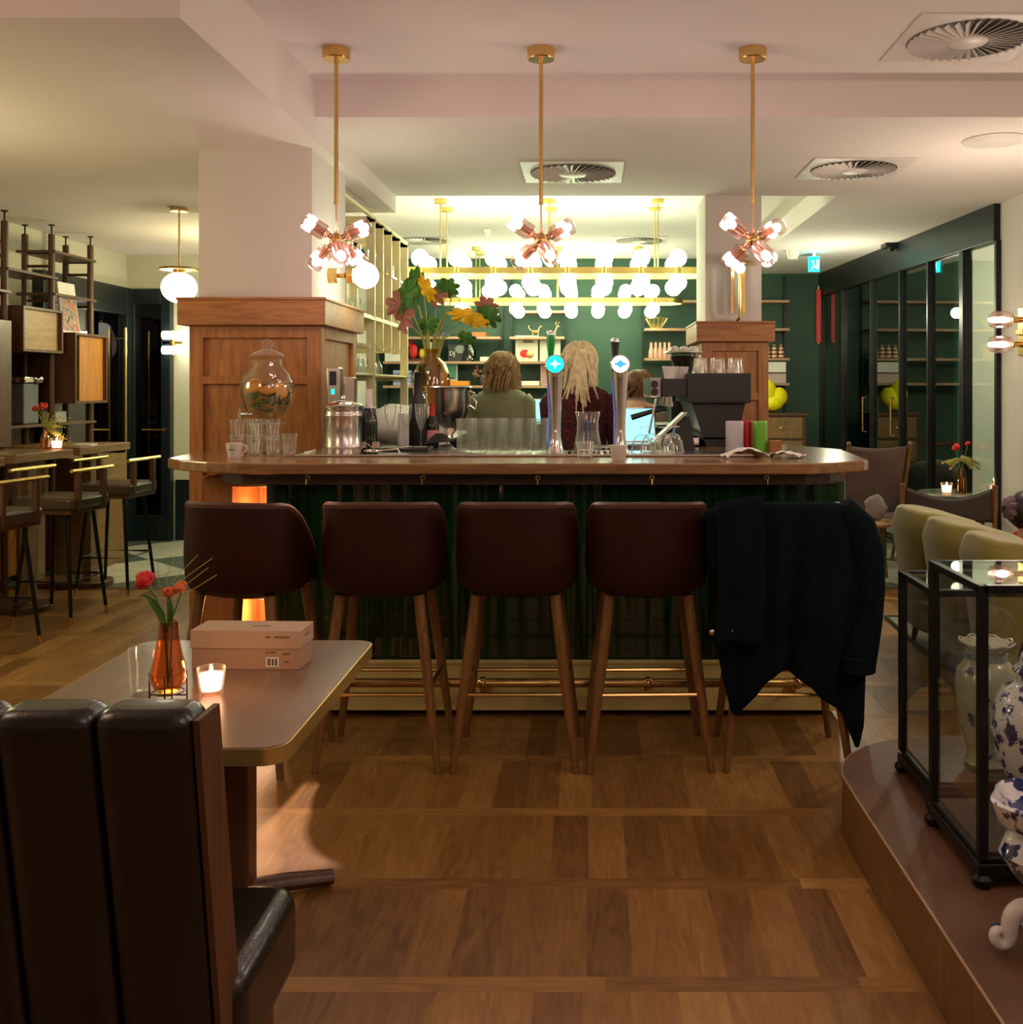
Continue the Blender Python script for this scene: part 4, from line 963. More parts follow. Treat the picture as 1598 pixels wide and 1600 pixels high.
g.build('hanging_rail', m_rack, rk, smooth=False)
MB().box(XL+.0, XL+.30, 6.02, 6.03, 1.2, 1.50).build('louvred_panel', mat('pale_green_slats', (.50, .58, .36), .5), rk, smooth=False)
GR = 'clear tumblers along the rack shelves'
base = MB().lathe([(.001, 0), (.024, 0), (.031, .09), (.029, .09), (.022, .01), (.001, .009)], n=12).build('rack_tumbler', m_glasst)
k = 0
words = ['first', 'second', 'third', 'fourth', 'fifth', 'sixth', 'seventh', 'eighth', 'ninth', 'tenth', 'eleventh', 'twelfth']
for z, nm in ((1.931, 'middle'), (2.271, 'upper')):
    for j in range(5):
        for i in range(9):
            o = base if k == 0 else dup(base); k += 1
            o.location = (XR-.05-j*.075, 6.12+i*.225, z)
            tag(o, 'clear tumbler %s from the bar end, %s row in, %s rack shelf' % (words[i], words[j], nm), 'glass', GR)
GW = 'stemmed glasses hanging in the rack'
base = MB().lathe([(.030, 0), (.030, -.002), (.004, -.006), (.003, -.07), (.010, -.08), (.030, -.12), (.030, -.16), (.024, -.19), (.0225, -.19), (.028, -.16), (.028, -.12), (.008, -.082), (.001, -.08)], n=14).build('wine_glass', m_glasst)
k = 0
for j in range(4):
    for i in range(8):
        o = base if k == 0 else dup(base); k += 1
        o.location = (XR-.06-j*.095, 6.10+i*.17, 1.714)
        tag(o, 'wine glass hanging upside down, %s from the bar end, %s row in' % (words[i], words[j]), 'glass', GW)
k = 0
base = MB().lathe([(.001, 0), (.030, 0), (.038, .05), (.036, .10), (.034, .10), (.036, .05), (.028, .006), (.001, .006)], n=12).build('rack_goblet', m_glasst)
for i in range(7):
    for j in range(3):
        o = base if k == 0 else dup(base); k += 1
        o.location = (XR-.07-j*.1, 6.15+i*.14, 1.541)
        tag(o, 'round glass on the low rack shelf, %s from the bar end, %s row in' % (words[i], words[j]), 'glass', 'round glasses on the low rack shelf')
# ================================================================== LEFT ROOM
# ladder shelf system on the left wall
sh = thing('shelf_system', 'dark walnut ladder shelving with poles braced to the ceiling along the left wall', 'shelving', (-4.4, 7.7, 0))
for y in (-.62, 0, .6):
    for x in (.16, .36):
        MB().cyl((x, y, 0), (x, y, 2.60), .024, n=12).build('post', m_walnut, sh)
        MB().cyl((x, y, 2.60), (x, y, 2.665), .006, n=8).lathe([(.022, 2.663), (.022, 2.672), (.001, 2.673)], (x, y, 0), 14).build('ceiling_foot', m_black, sh)
    for z in (2.46, 2.36, 2.10, .5): MB().cyl((.16, y, z), (.36, y, z), .011, n=8).build('rung', m_walnut, sh)
for y0, y1, z in ((-.64, .02, 2.26), (-.02, .62, 2.46), (-.02, .62, 2.14), (-1.4, -.6, 2.1), (-.64, .02, 1.16), (-.02, .62, 1.16), (-1.4, -.6, 1.5)):
    MB().box(.10, .40, y0, y1, z, z+.02).build('shelf_board', m_walnuty, sh, smooth=False, bevel=.003)
def cab(y0, y1, z0, z1, x1, mf, label, openw=0):
    c = thing('wall_cabinet', label, 'cabinet', (-4.4, 7.7, 0))
    b = MB().box(.02, .04, y0, y1, z0, z1).box(.04, x1, y0, y0+.02, z0, z1).box(.04, x1, y1-.02, y1, z0, z1).box(.04, x1, y0+.02, y1-.02, z0, z0+.02).box(.04, x1, y0+.02, y1-.02, z1-.02, z1)
    b.build('carcass', m_walnut, c, smooth=False, bevel=.002)
    MB().box(x1-.045, x1-.03, y0+.02+openw, y1-.02, z0+.02, z1-.02).build('door', mf, c, smooth=False)
    return c
cab(-.58, -.04, 1.70, 2.02, .47, m_pale, 'pale veneer flap cabinet on the walnut shelving, the upper of the two wall cabinets')
cab(.04, .56, 1.325, 1.865, .52, m_fold, 'taller orange-brown veneer cabinet on the walnut shelving below the leaning magazine', .10)
lc = thing('walnut_sideboard', 'dark walnut cupboard wall standing below the pale flap cabinet', 'cupboard', (-4.4, 7.7, 0))
MB().box(.002, .018, -1.8, .56, 0, 1.70).box(.018, .10, -1.8, .56, 0, .60).build('back_panel', m_walnut, lc, smooth=False, bevel=.003)
MB().box(.10, .50, -1.75, -.78, 1.05, 1.9).build('tall_front', m_walnut, lc, smooth=False, bevel=.003)
MB().box(.10, .12, -.62, -.02, .05, .56).build('door', m_fold, lc, smooth=False)
r = thing('leaning_magazine', 'framed magazine picture with a dark figure leaning on top of the orange-brown cabinet', 'picture', (-4.05, 7.98, 1.868))
T = Matrix.Rotation(math.radians(-7), 4, 'Y')
MB().box(-.008, .008, -.10, .16, 0, .40, T=T).build('cover', m_whitep, r, smooth=False)
m_mag, t_, b_ = nt('magazine_print'); t_.links.new(ramp(t_, noise(t_, coords(t_), 14, 3, 1), [(.35, (.05, .06, .06)), (.5, (.45, .35, .30)), (.6, (.5, .10, .06)), (.7, (.6, .6, .55))]), b_.inputs['Base Color'])
MB().box(.0085, .0095, -.09, .15, .02, .27, T=T).build('photo', m_mag, r, smooth=False)
r = thing('slicer', 'grey metal kitchen appliance with a chrome head on the dark walnut counter', 'appliance', (-4.14, 7.46, 1.182))
MB().box(-.08, .08, -.10, .10, 0, .30).build('body', mat('grey_appliance', (.16, .17, .18), .35), r, smooth=False, bevel=.01)
MB().box(-.10, .10, -.12, .12, .30, .345).ell((.10, .07, .325), .030, 10, 8).build('head', m_chrome, r, smooth=True, bevel=.008)
tag(MB().box(-.05, .05, -.08, .08, 0, .085).build('white_box', m_white, smooth=False, bevel=.004, loc=(-4.10, 7.86, 1.182)), 'small pale box on the walnut shelf under the orange-brown cabinet', 'box')
# high tables
def htable(y0, y1, label):
    r = thing('high_table', label, 'high table', (-3.85, (y0+y1)/2, 0), math.radians(-3), 'high wooden tables in the left room')
    h = (y1-y0)/2
    MB().box(-.32, .32, -h, h, .975, 1.03).build('tabletop', m_hight, r, smooth=False, bevel=.004)
    for x in (-.20, .20): MB().box(x-.03, x+.03, -.05, .05, .04, .975).build('post', m_hight, r, smooth=False, bevel=.004)
    MB().prism(rrect(-.30, .34, -.16, .16, .12, 6), 0, .04).build('foot', m_walnut, r, bevel=.006)
htable(5.52, 6.18, 'high wooden table cut by the left edge of the picture')
htable(6.36, 7.00, 'high wooden table with the lit tea light and fern vase on it')
htable(7.16, 7.86, 'high wooden table farthest back, next to the dark glass door')
tag(MB().box(-.07, .07, -.05, .05, 0, .012).build('menu_card', m_whitep, smooth=False, loc=(-3.62, 7.35, 1.031)), 'white card lying on the farthest high table', 'card')
tag(MB().box(-.05, .05, -.04, .04, 0, .05).build('yellow_box', mat('yellow_card', (.80, .62, .02), .6), smooth=False, loc=(-4.02, 8.2, .901)), 'small bright yellow box on the low chest behind the high tables', 'box')
tag(MB().box(-.20, .22, -.30, .40, 0, .90).box(-.21, .25, -.31, .42, .62, .64).build('low_chest', m_hight, smooth=False, bevel=.004, loc=(-4.1, 8.2, 0)), 'low light-wood chest behind the farthest high table', 'chest')
candle((-3.585, 6.90, 1.03), 'lit tea light on the high wooden table beside the fern vase', 1.15, wt=1.0)
r = thing('fern_vase', 'small vase with a red flower and pale fern fronds on the high wooden table', 'vase', (-3.66, 7.02-.12, 1.03))
MB().lathe([(.001, 0), (.03, .005), (.035, .05), (.018, .14), (.016, .15), (.001, .02)], n=18).build('glass_body', m_amber, r)
rnd = random.Random(8)
g = MB()
for i in range(26):
    a = rnd.uniform(-.5, 2.2); L = rnd.uniform(.10, .24); c0 = Vector((0, 0, .14)); d = Vector((math.sin(a)*.8, rnd.uniform(-.5, .5), math.cos(a)*.75+.1)).normalized()
    for k in range(9):
        p = c0+d*L*(k/8)+Vector((0, 0, -.05*(k/8)**2))
        g.ell(p, (.014*(1-k/12), .004, .011*(1-k/12)), 6, 4)
g.build('fern', m_fern, r)
bloom('red_flower', (-.02, 0, .29), .035, m_red, r, seed=9)
bloom('red_flower', (-.07, 0, .275), .025, m_red, r, seed=10)
# counter stools
def cstool(label):
    r = thing('counter_stool', label, 'bar stool', (0, 0, 0), 0, 'leather stools with brass armrests in the left room')
    MB().prism(rrect(-.21, .21, -.21, .21, .05, 5), .70, .775).build('seat', mat('brown_seat_leather', (.075, .05, .028), .32, bmp=.15), r, bevel=.018, seg=3)
    MB().box(-.19, .19, -.19, .19, .675, .70).build('seat_frame', m_walnut, r, smooth=False)
    for sx in (-1, 1):
        for sy in (-1, 1):
            MB().tube([(sx*.13, sy*.13, .68), (sx*.185, sy*.185, .05)], [.013, .011], 10).build('leg', m_black, r)
            MB().tube([(sx*.185, sy*.185, .05), (sx*.189, sy*.189, 0)], [.0112, .010], 10).build('brass_tip', m_brass, r)
    f = .26; q = .168
    MB().tube([(q, q, f), (-q, q, f), (-q, -q, f), (q, -q, f)], .008, 8, closed=True).build('footrest', m_black, r)
    for sx in (-1, 1):
        for y in (.12, -.15): MB().box(sx*.20-.016, sx*.20+.016, y, y+.03, .70, .93).build('arm_post', m_walnut, r, smooth=False)
        MB().tube([(sx*.20, -.20, .94), (sx*.20, .24, .94)], .012, 8).build('armrest', m_brass, r)
    return r
c0 = cstool('leather counter stool in the middle of three, at the tea-light table')
c0.location = (-3.31, 6.42, 0); c0.rotation_euler = (0, 0, math.radians(-6))
dup(c0, (-3.31, 5.62, 0), math.radians(-8), 'leather counter stool cut off by the left edge of the picture')
dup(c0, (-3.37, 7.30, 0), math.radians(-4), 'leather counter stool farthest back, in front of the dark glass door')
# picture wall strip lights seen on the pale wall
r = thing('wall_lamp', 'glowing twin-tube wall lamp on the pale wall between the dark door and the column', 'wall lamp', (-3.99, 9.68, 1.87))
for z in (.07, -.07):
    MB().cyl((-.02, -.04, z), (.14, -.04, z), .038, n=16).build('glass_tube', m_globew, r)
MB().box(-.03, .15, -.02, .03, -.01, .01).box(.05, .07, -.04, .03, -.12, .12).build('bracket', m_brass, r, smooth=False)
lamp('twin_wall_light', (-3.80, 9.5, 1.9), 2.5, (1, .9, .8), .05)
# ================================================================== PODIUM, CASES, DELFTWARE
pd = thing('display_podium', 'low brown podium with a rounded corner and pale edge line along the right side', 'podium', (0, 0, 0))
ol = [(.815, 1.0), (.815, 3.12)]
for i in range(1, 13):
    a = PI-(PI/2)*i/12; ol.append((1.24+.425*math.cos(a), 3.25+.42*math.sin(a)))
ol += [(2.95, 3.67), (2.95, 1.0)]
m_pod = mat('podium_laminate', (.125, .058, .028), .5, var=.14, sc=5)
m_podside = wood('podium_side', (.16, .068, .020), (.24, .11, .035), (6, 6, .7), .5, .1)
MB().prism(ol, 0, .196).build('side', m_podside, pd, ang=30)
MB().prism([(x, y) for x, y in ol], .1962, .20).build('top', m_pod, pd, ang=30)
MB().tube([(x, y, .197) for x, y in ol[:-1]], .0035, 6).build('edge_line', mat('edge_line', (.42, .30, .20), .4), pd)
def case(x0, x1, y0, y1, z1, label):
    r = thing('display_case', label, 'display case', ((x0+x1)/2, (y0+y1)/2, .20), 0, 'black framed glass display cases on the podium')
    a, b = (x1-x0)/2, (y1-y0)/2; h = z1-.2; p = .012
    for sx in (-1, 1):
        for sy in (-1, 1):
            MB().box(sx*a-p, sx*a+p, sy*b-p, sy*b+p, .07, h).build('post', m_black, r, smooth=False, bevel=.002)
            MB().lathe([(.001, 0), (.018, 0), (.026, .012), (.026, .022), (.016, .032), (.001, .033)], (sx*a, sy*b, 0), 14).build('foot', m_black, r)
    g = MB()
    for z in (h-.012,):
        g.box(-a, a, -b-p, -b+p, z-.008, z+.012).box(-a, a, b-p, b+p, z-.008, z+.012).box(-a-p, -a+p, -b, b, z-.008, z+.012).box(a-p, a+p, -b, b, z-.008, z+.012)
    g.build('top_frame', m_black, r, smooth=False, bevel=.002)
    MB().box(-a-.014, a+.014, -b-.014, b+.014, .030, .060).box(-a-.006, a+.006, -b-.006, b+.006, .060, .074).build('base', m_black, r, smooth=False, bevel=.004)
    MB().box(-a+p, a-p, -b+p, b-p, .074, .080).build('floor_panel', mat('case_floor', (.085, .060, .048), .4), r, smooth=False)
    for bx_ in ((-a, a, -b-.002, -b+.002, .075, h-.02), (-a, a, b-.002, b+.002, .075, h-.02), (-a-.002, -a+.002, -b, b, .075, h-.02), (a-.002, a+.002, -b, b, .075, h-.02), (-a, a, -b, b, h-.003, h+.001)):
        MB().box(*bx_).build('glass_pane', m_glassp, r, smooth=False)
case(.985, 1.75, 2.565, 2.925, .955, 'black framed glass display case holding the lidded blue and white jar, the nearer of two')
case(1.02, 1.62, 3.02, 3.33, .853, 'lower black framed glass display case behind, holding the beige floral vase')
m_dl1 = delft('beige_floral_delft', (.62, .57, .42), (.07, .11, .22), 15, .52, .55)
m_dl2 = delft('blue_white_delft', (.66, .66, .66), (.012, .028, .17), 25, .63, .66)
m_bluesolid = mat('delft_blue', (.02, .04, .22), .12, coat=.6)
r = thing('delft_vase', 'beige floral glazed vase with a flared scalloped neck inside the lower display case', 'vase', (1.235, 3.18, .281))
MB().lathe([(.001, 0), (.062, 0), (.068, .008), (.060, .025), (.060, .045), (.074, .09), (.088, .17), (.095, .25), (.088, .295), (.066, .32), (.060, .325), (.058, .35), (.080, .378), (.076, .379), (.050, .35), (.001, .32)], n=40).build('body', m_dl1, r)
MB().lathe([(.0615, .327), (.0605, .348), (.059, .348), (.058, .327)], n=36).build('neck_band', mat('grey_blue_glaze', (.25, .31, .36), .15, coat=.5), r)
MB().tube([((.080+.004*math.sin(8*a))*math.cos(a), (.080+.004*math.sin(8*a))*math.sin(a), .379+.004*math.sin(8*a)) for a in [2*PI*i/64 for i in range(64)]], .0028, 6, closed=True).build('rim', m_white, r)
r = thing('delft_jar', 'large lidded blue and white patterned jar inside the nearer glass display case', 'jar', (1.225, 2.75, .281))
MB().lathe([(.001, 0), (.070, 0), (.074, .01), (.060, .03), (.062, .05), (.085, .09), (.125, .17), (.138, .25), (.132, .31), (.105, .36), (.075, .375), (.068, .40), (.001, .40)], n=48).build('body', m_dl2, r)
MB().tube([(.074*math.cos(2*PI*i/40), .074*math.sin(2*PI*i/40), .012) for i in range(40)], .004, 6, closed=True).tube([(.063*math.cos(2*PI*i/40), .063*math.sin(2*PI*i/40), .036) for i in range(40)], .0035, 6, closed=True).build('foot_line', m_bluesolid, r)
MB().lathe([(.080, .40), (.082, .408), (.07, .42), (.068, .45), (.055, .485), (.03, .505), (.012, .51), (.014, .53), (.001, .54)], n=40).build('lid', m_dl2, r)
r = thing('delft_flower_holder', 'blue and white candlestick vase with scroll feet at the lower right edge', 'vase', (1.03, 2.26, .20))
MB().lathe([(.001, .05), (.07, .05), (.08, .07), (.055, .10), (.048, .13), (.085, .17), (.118, .22), (.105, .255), (.09, .265), (.12, .29), (.135, .335), (.128, .34), (.10, .30), (.001, .28)], n=32, fn=lambda a, z: 1+.05*math.cos(6*a)).build('body', m_dl2, r)
for k in range(4):
    a = PI+k*PI/2; T = Matrix.Rotation(a, 4, 'Z')
    pts = [(.04, 0, .10), (.08, 0, .11), (.105, 0, .085), (.10, 0, .05), (.105, 0, .02), (.125, 0, .018), (.14, 0, .035), (.135, 0, .055), (.12, 0, .055), (.115, 0, .04)]
    pts = [Vector(p)*.75+(Vector(pts[max(0,i_-1)])+Vector(pts[min(len(pts)-1,i_+1)]))*.125 for i_, p in enumerate(pts)]
    f = MB().tube(pts, [.020, .022, .022, .020, .019, .018, .016, .014, .011, .007], 10, T=T).build('scroll_foot', m_white, r, subs=2)
    MB().tube([(.135, -.014, .055), (.122, -.017, .058), (.114, -.017, .042), (.124, -.018, .030), (.138, -.016, .036)], .003, 6, T=T).build('blue_spiral', m_bluesolid, f)
# ================================================================== LOUNGE
rg = tag(MB().prism([(1.86, 6.42), (4.3, 6.42), (4.3, 4.2), (2.05, 4.15), (1.88, 4.6), (1.83, 5.6)], .0005, .012).build('rug', mat('beige_rug', (.30, .26, .19), .95, bmp=.4, bsc=120), smooth=False), 'beige rug with a dark bound edge under the olive sofa', 'rug')
MB().tube([(x, y, .010) for x, y in [(1.86, 6.42), (3.0, 6.42)]], .012, 6).tube([(x, y, .010) for x, y in [(1.86, 6.42), (1.83, 5.6), (1.88, 4.6), (2.05, 4.15), (3.0, 4.17)]], .012, 6).build('dark_border', m_blackp, rg)
so = thing('sofa', 'olive green velvet sofa with three scalloped back sections seen from behind', 'sofa', (1.80, 5.05, .012))
for k in range(3):
    yc = .54-.52*k
    rs = []
    for i in range(13):
        t = i/12; z = .13+.67*t
        ring = []
        for j in range(28):
            a = 2*PI*j/28; ca, sa = math.cos(a), math.sin(a); q = (abs(ca)**3+abs(sa)**3)**(-1/3)
            wx = .20+.05*t; e = max(0, t-.85)/.15
            zz = z-(.09*max(0, ca)*t**3)-.03*e*abs(sa)
            ring.append((.16+ca*q*(wx-.05*e)+(-.05*t), yc+sa*q*(.235+.022*t-.03*e), zz))
        rs.append(ring)
    MB().rings(rs).build('back_section', m_olive, so, ang=75, bevel=.02, seg=3)
MB().prism(rrect(.2, 1.0, -.80, .80, .1, 6), .14, .42).build('seat', m_olive, so, bevel=.04, seg=3)
for x, y in ((.06, .74), (.06, -.74), (.92, .72), (.92, -.72)):
    MB().tube([(x, y, .15), (x-.02, y+.02, 0)], [.022, .013], 10).build('leg', m_leg, so)
# sling-back chair behind the bar end
r = thing('sling_armchair', 'wood framed armchair with a tall brown leather sling back beside the bar end', 'armchair', (2.30, 8.25, 0), math.radians(6))
def slingf(u, v):
    x = (u-.5)*.50; z = .42+.56*v; return (x, -.06+.20*(1-v)-.03-.05*math.sin(PI*u)*(1-.3*v), z-.02*math.sin(PI*u)*v-(.06*math.sin(PI*u) if v == 0 else 0))
MB().sheet(slingf, 20, 16, .008).build('backrest', m_chairl, r, ang=180)
for s_ in (-1, 1):
    MB().tube([(s_*.265, .30, .0), (s_*.26, .08, .45), (s_*.255, -.11, 1.0)], .015, 8).ell((s_*.255, -.11, 1.0), .020, 8, 6).build('back_post', m_leg, r)
    MB().tube([(s_*.29, .50, 0), (s_*.28, .50, .52)], .017, 8).build('leg', m_leg, r)
    MB().box(s_*.30-.035, s_*.30+.035, -.02, .54, .53, .55).build('armrest', m_chairl, r, smooth=False, bevel=.006)
MB().cyl((-.27, .50, .33), (.27, .50, .33), .014).cyl((-.27, .12, .33), (.27, .12, .33), .014).build('frame_rail', m_leg, r)
MB().prism(rrect(-.26, .26, .05, .52, .05), .35, .43).build('seat', m_cush, r, bevel=.02, seg=3)
# second sling chair, seen through
r = thing('low_armchair', 'low wooden armchair with a curved dark leather back behind the olive sofa', 'armchair', (2.62, 7.55, 0), math.radians(-14))
MB().sheet(lambda u, v: ((u-.5)*.60, -.30-.05*math.sin(PI*u), .50+.24*v-.075*math.sin(PI*u)*v+.0*(1-v)), 24, 8, .012).build('backrest', mat('dark_sling', (.045, .030, .024), .45), r, ang=180)
for s_ in (-1, 1):
    MB().tube([(s_*.31, -.26, 0), (s_*.31, -.30, .76)], [.014, .020], 10).build('back_leg', m_leg, r)
    MB().tube([(s_*.30, .30, 0), (s_*.30, .30, .50)], [.013, .020], 10).build('front_leg', m_leg, r)
    MB().tube([(s_*.305, -.28, .50), (s_*.315, 0, .53), (s_*.30, .32, .51)], .020, 8, flat=.6).build('armrest', m_leg, r)
MB().box(-.30, .30, -.29, -.25, .26, .34).box(-.30, .30, .27, .31, .26, .34).box(-.31, -.28, -.27, .29, .26, .34).box(.28, .31, -.27, .29, .26, .34).build('seat_frame', m_leg, r, smooth=False, bevel=.005)
MB().prism(rrect(-.27, .27, -.24, .26, .05), .34, .44).build('seat', mat('dark_seat_leather', (.06, .055, .05), .3, bmp=.4, bsc=18), r, bevel=.025, seg=3)
# chair with grey cushions between them
r = thing('cushioned_armchair', 'light wood armchair with crumpled grey cushions between the two sling chairs', 'armchair', (2.5, 9.35, 0), math.radians(40))
MB().ell((0, .05, .42), (.30, .28, .09), 18, 10, fn=lambda d: 1+.12*math.sin(6*d.x+2)*math.cos(5*d.y)).ell((.05, -.22, .60), (.28, .09, .20), 18, 10, fn=lambda d: 1+.10*math.sin(7*d.x)*math.cos(5*d.z)).build('cushions', m_cush, r)
for sx in (-1, 1):
    for sy in (-1, 1): MB().tube([(sx*.27, sy*.26, .36), (sx*.31, sy*.30, 0)], [.02, .013], 10).build('leg', m_leg, r)
    MB().tube([(sx*.30, -.30, .55), (sx*.32, .25, .56)], .018, 8).tube([(sx*.29, .25, .36), (sx*.32, .25, .56)], .015, 8).build('armrest', m_leg, r)
MB().box(-.28, .28, -.26, .28, .32, .36).build('seat_frame', m_leg, r, smooth=False)
def rtable(name, c, R, h, mt, ml, label, legs=3):
    r = thing(name, label, 'table', (c[0], c[1], 0))
    MB().lathe([(.001, h-.022), (R*.97, h-.022), (R, h-.010), (R*.99, h), (.001, h)], n=40).build('tabletop', mt, r)
    if legs:
        for k in range(legs):
            a = 2*PI*k/legs+.5; MB().tube([(R*.5*math.cos(a), R*.5*math.sin(a), h-.02), (R*.85*math.cos(a), R*.85*math.sin(a), 0)], [.018, .011], 10).build('leg', ml, r)
    else:
        MB().cyl((0, 0, .02), (0, 0, h-.02), .025).lathe([(.001, 0), (.20, 0), (.20, .012), (.001, .02)], n=28).build('pedestal', ml, r)
rtable('side_table', (2.12, 7.72), .20, .44, m_pale, m_leg, 'small round light-wood side table beside the sling chair')
rtable('marble_table', (2.90, 8.10), .30, .62, mat('green_marble', (.30, .36, .28), .15, var=.3, coat=.5), m_black, 'round polished stone table with a vase and candle near the glass wall', 0)
tag(MB().ell((0, 0, 0), (.085, .05, .10), 12, 8, fn=lambda d: 1+.15*math.sin(8*d.x)*math.cos(7*d.z)).build('crumpled_bag', m_cush, loc=(2.17, 7.76, .535)), 'crumpled grey cloth bag on the small round wooden side table', 'bag')
candle((2.78, 7.96, .62), 'lit tea light on the round polished stone table by the glass wall', 1.3, wt=1.0)
r = thing('rose_vase', 'tall amber vase with red blooms and pale fern on the round stone table', 'vase', (2.90, 7.98, .62))
MB().lathe([(.001, 0), (.04, 0), (.042, .03), (.038, .12), (.026, .19), (.025, .20), (.001, .02)], n=20).build('glass_body', m_amber, r)
bloom('red_flower', (-.04, 0, .36), .035, m_red, r, seed=21); bloom('red_flower', (.05, 0, .39), .022, m_red, r, seed=22)
MB().tube([(0, 0, .03), (-.01, 0, .2), (-.04, 0, .34)], .003, 6).tube([(0, 0, .03), (.01, 0, .2), (.05, 0, .38)], .003, 6).build('stem', m_leaf, r)
g = MB(); rnd = random.Random(31)
for i in range(22):
    a = rnd.uniform(-1.9, 1.9); L = rnd.uniform(.08, .16); d = Vector((math.sin(a), rnd.uniform(-.4, .4), math.cos(a)*.5))
    for k in range(7): g.ell(Vector((0, 0, .26))+d*L*k/6+Vector((0, 0, -.05*(k/6)**2)), (.012, .004, .009), 6, 4)
g.build('fern', m_fern, r)
tag(MB().lathe([(.001, 0), (.17, 0), (.20, .05), (.20, .30), (.17, .36), (.10, .385), (.001, .39)], n=32).lathe([(.001, .35), (.17, .36), (.16, .48), (.08, .52), (.001, .52)], n=32).build('white_pouf', m_white, loc=(3.40, 8.80, 0)), 'white rounded pouf seat behind the glass next to the plain wall', 'pouf')
# crystal wall lamp on the right wall
r = thing('crystal_wall_lamp', 'brass wall lamp with two glowing crystal shades on the plain right wall', 'wall lamp', (3.0, 7.06, 1.83))
MB().box(-.02, 0, -.06, .06, -.16, .17).box(-.04, -.02, -.05, .05, -.02, .02).build('plate', m_brass, r, smooth=False, bevel=.004)
for z in (.085, -.085):
    MB().cyl((0, 0, z), (-.10, 0, z), .020, n=14).build('arm', m_brass, r)
    T = Matrix.Translation((-.07, 0, z)) @ Matrix.Rotation(-PI/2, 4, 'Y')
    MB().lathe([(.02, 0), (.05, .02), (.062, .06), (.062, .13), (.045, .165), (.040, .165), (.056, .13), (.056, .06), (.045, .025)], n=24, T=T, fn=lambda a, z_: 1+.05*math.cos(8*a)*math.cos(60*z_)).build('crystal_shade', m_fluted, r)
    MB().ell((-.15, 0, z), (.045, .022, .022), 12, 8).build('bulb', emis('crystal_bulb', (1, .78, .68), 16), r)
# red handle / fire banner at the partition corner
r = thing('red_banner', 'narrow red vertical strip hanging at the far corner of the green wall', 'sign', (2.68, 11.95, 1.97))
MB().box(-.025, .025, -.012, .012, 0, .62).build('strip', mat('red_strip', (.75, .04, .03), .4), r, smooth=False, bevel=.004)
MB().cyl((0, 0, .62), (0, 0, .66), .008).ell((0, 0, -.01), .012, 8, 6).build('fitting', m_chrome, r)
# ================================================================== WALL SHELVES AND WHAT STANDS ON THEM
m_shelf = wood('pink_oak_shelf', (.34, .18, .10), (.50, .30, .18), (.8, 7, 7), .5, .1)
def wshelf(x0, x1, zs, label, posts=True):
    r = thing('wall_shelves', label, 'shelves', (0, 11.9, 0))
    for x in (x0, x1): MB().box(x-.012, x+.012, .10, .15, .4, 2.75).build('upright', m_black, r, smooth=False)
    for z in zs: MB().box(x0, x1, -.17, .13, z-.03, z).build('shelf_board', m_shelf, r, smooth=False, bevel=.003)
    x1 = min(x1, 1.8)
    MB().box(x0, x1, -.25, .14, 0, .78).build('base_cupboard', m_green, r, smooth=False, bevel=.005)
    MB().box(x0-.01, x1+.01, -.27, .14, .78, .81).build('counter_board', m_walnut, r, smooth=False)
wshelf(-2.36, -1.02, (2.03, 1.747, 1.47), 'oak wall shelves full of books behind the flower vase')
wshelf(-.91, .28-.56, (2.03, 1.747, 1.47, 2.33), 'oak wall shelves with framed prints between the two people')
wshelf(.64, 2.30, (2.45, 2.126, 1.785, 1.50), 'oak wall shelves with bottles on both sides of the slimmer column')
def book(x, w_, h, z, col, label, name='book', y=11.86, d=.03, face=None, lean=0):
    r = thing(name, label, name.replace('_', ' '), (x, y, z+.001))
    MB().box(-w_/2, w_/2, -d/2, d/2, 0, h).build('cover', mat('cover_'+name, col, .5), r, smooth=False, bevel=.002)
    if face: face(r, w_, h, d)
    return r
def patch(r, x0, x1, z0, z1, d, col, nm='print', rough=.5):
    MB().box(x0, x1, -d/2-.003, -d/2-.0005, z0, z1).build(nm, mat(nm, col, rough), r, smooth=False)
def f_red(r, w_, h, d):
    patch(r, -w_*.36, w_*.36, h*.06, h*.94, d, (.62, .56, .42), 'mount'); 
    MB().ell((-w_*.08, -d/2-.004, h*.3), (w_*.22, .004, h*.16), 14, 8).build('red_figure', m_red, r)
    MB().ell((w_*.14, -d/2-.006, h*.27), (w_*.16, .004, h*.15), 14, 8).build('gold_figure', m_brass, r)
    patch(r, -w_*.15, w_*.28, h*.72, h*.80, d+.006, (.1, .09, .06), 'title')
def f_blank(r, w_, h, d): patch(r, -w_*.42, w_*.42, h*.05, h*.95, d, (.62, .60, .50), 'page')
def f_green(r, w_, h, d): patch(r, -w_*.1, w_*.42, h*.3, h*.96, d, (.06, .28, .20), 'cover_art'); patch(r, -w_*.42, w_*.3, h*.05, h*.35, d, (.42, .44, .40), 'landscape')
def f_pink(r, w_, h, d): patch(r, -w_*.3, w_*.3, h*.1, h*.9, d, (.55, .28, .24), 'cover_art')
def f_bottle(r, w_, h, d):
    patch(r, -w_*.42, w_*.42, h*.05, h*.95, d, (.10, .04, .03), 'dark_art'); MB().lathe([(.001, .0), (w_*.26, .0), (w_*.26, h*.2), (w_*.08, h*.36), (w_*.08, h*.5), (.001, h*.5)], (0, -d/2-.004, h*.15), 16).build('white_shape', m_whitep, r)
book(-.72, .26, .30, 1.747, (.66, .60, .46), 'cream framed print of a red and gold figure on the shelf right of the man', 'framed_print', face=f_red)
book(-.45, .24, .27, 1.747, (.60, .58, .48), 'plain cream framed print beside the red and gold one', 'framed_print', face=f_blank)
book(-1.62, .20, .25, 1.47, (.55, .55, .50), 'green and grey book standing face out beside the flower vase', face=f_green)
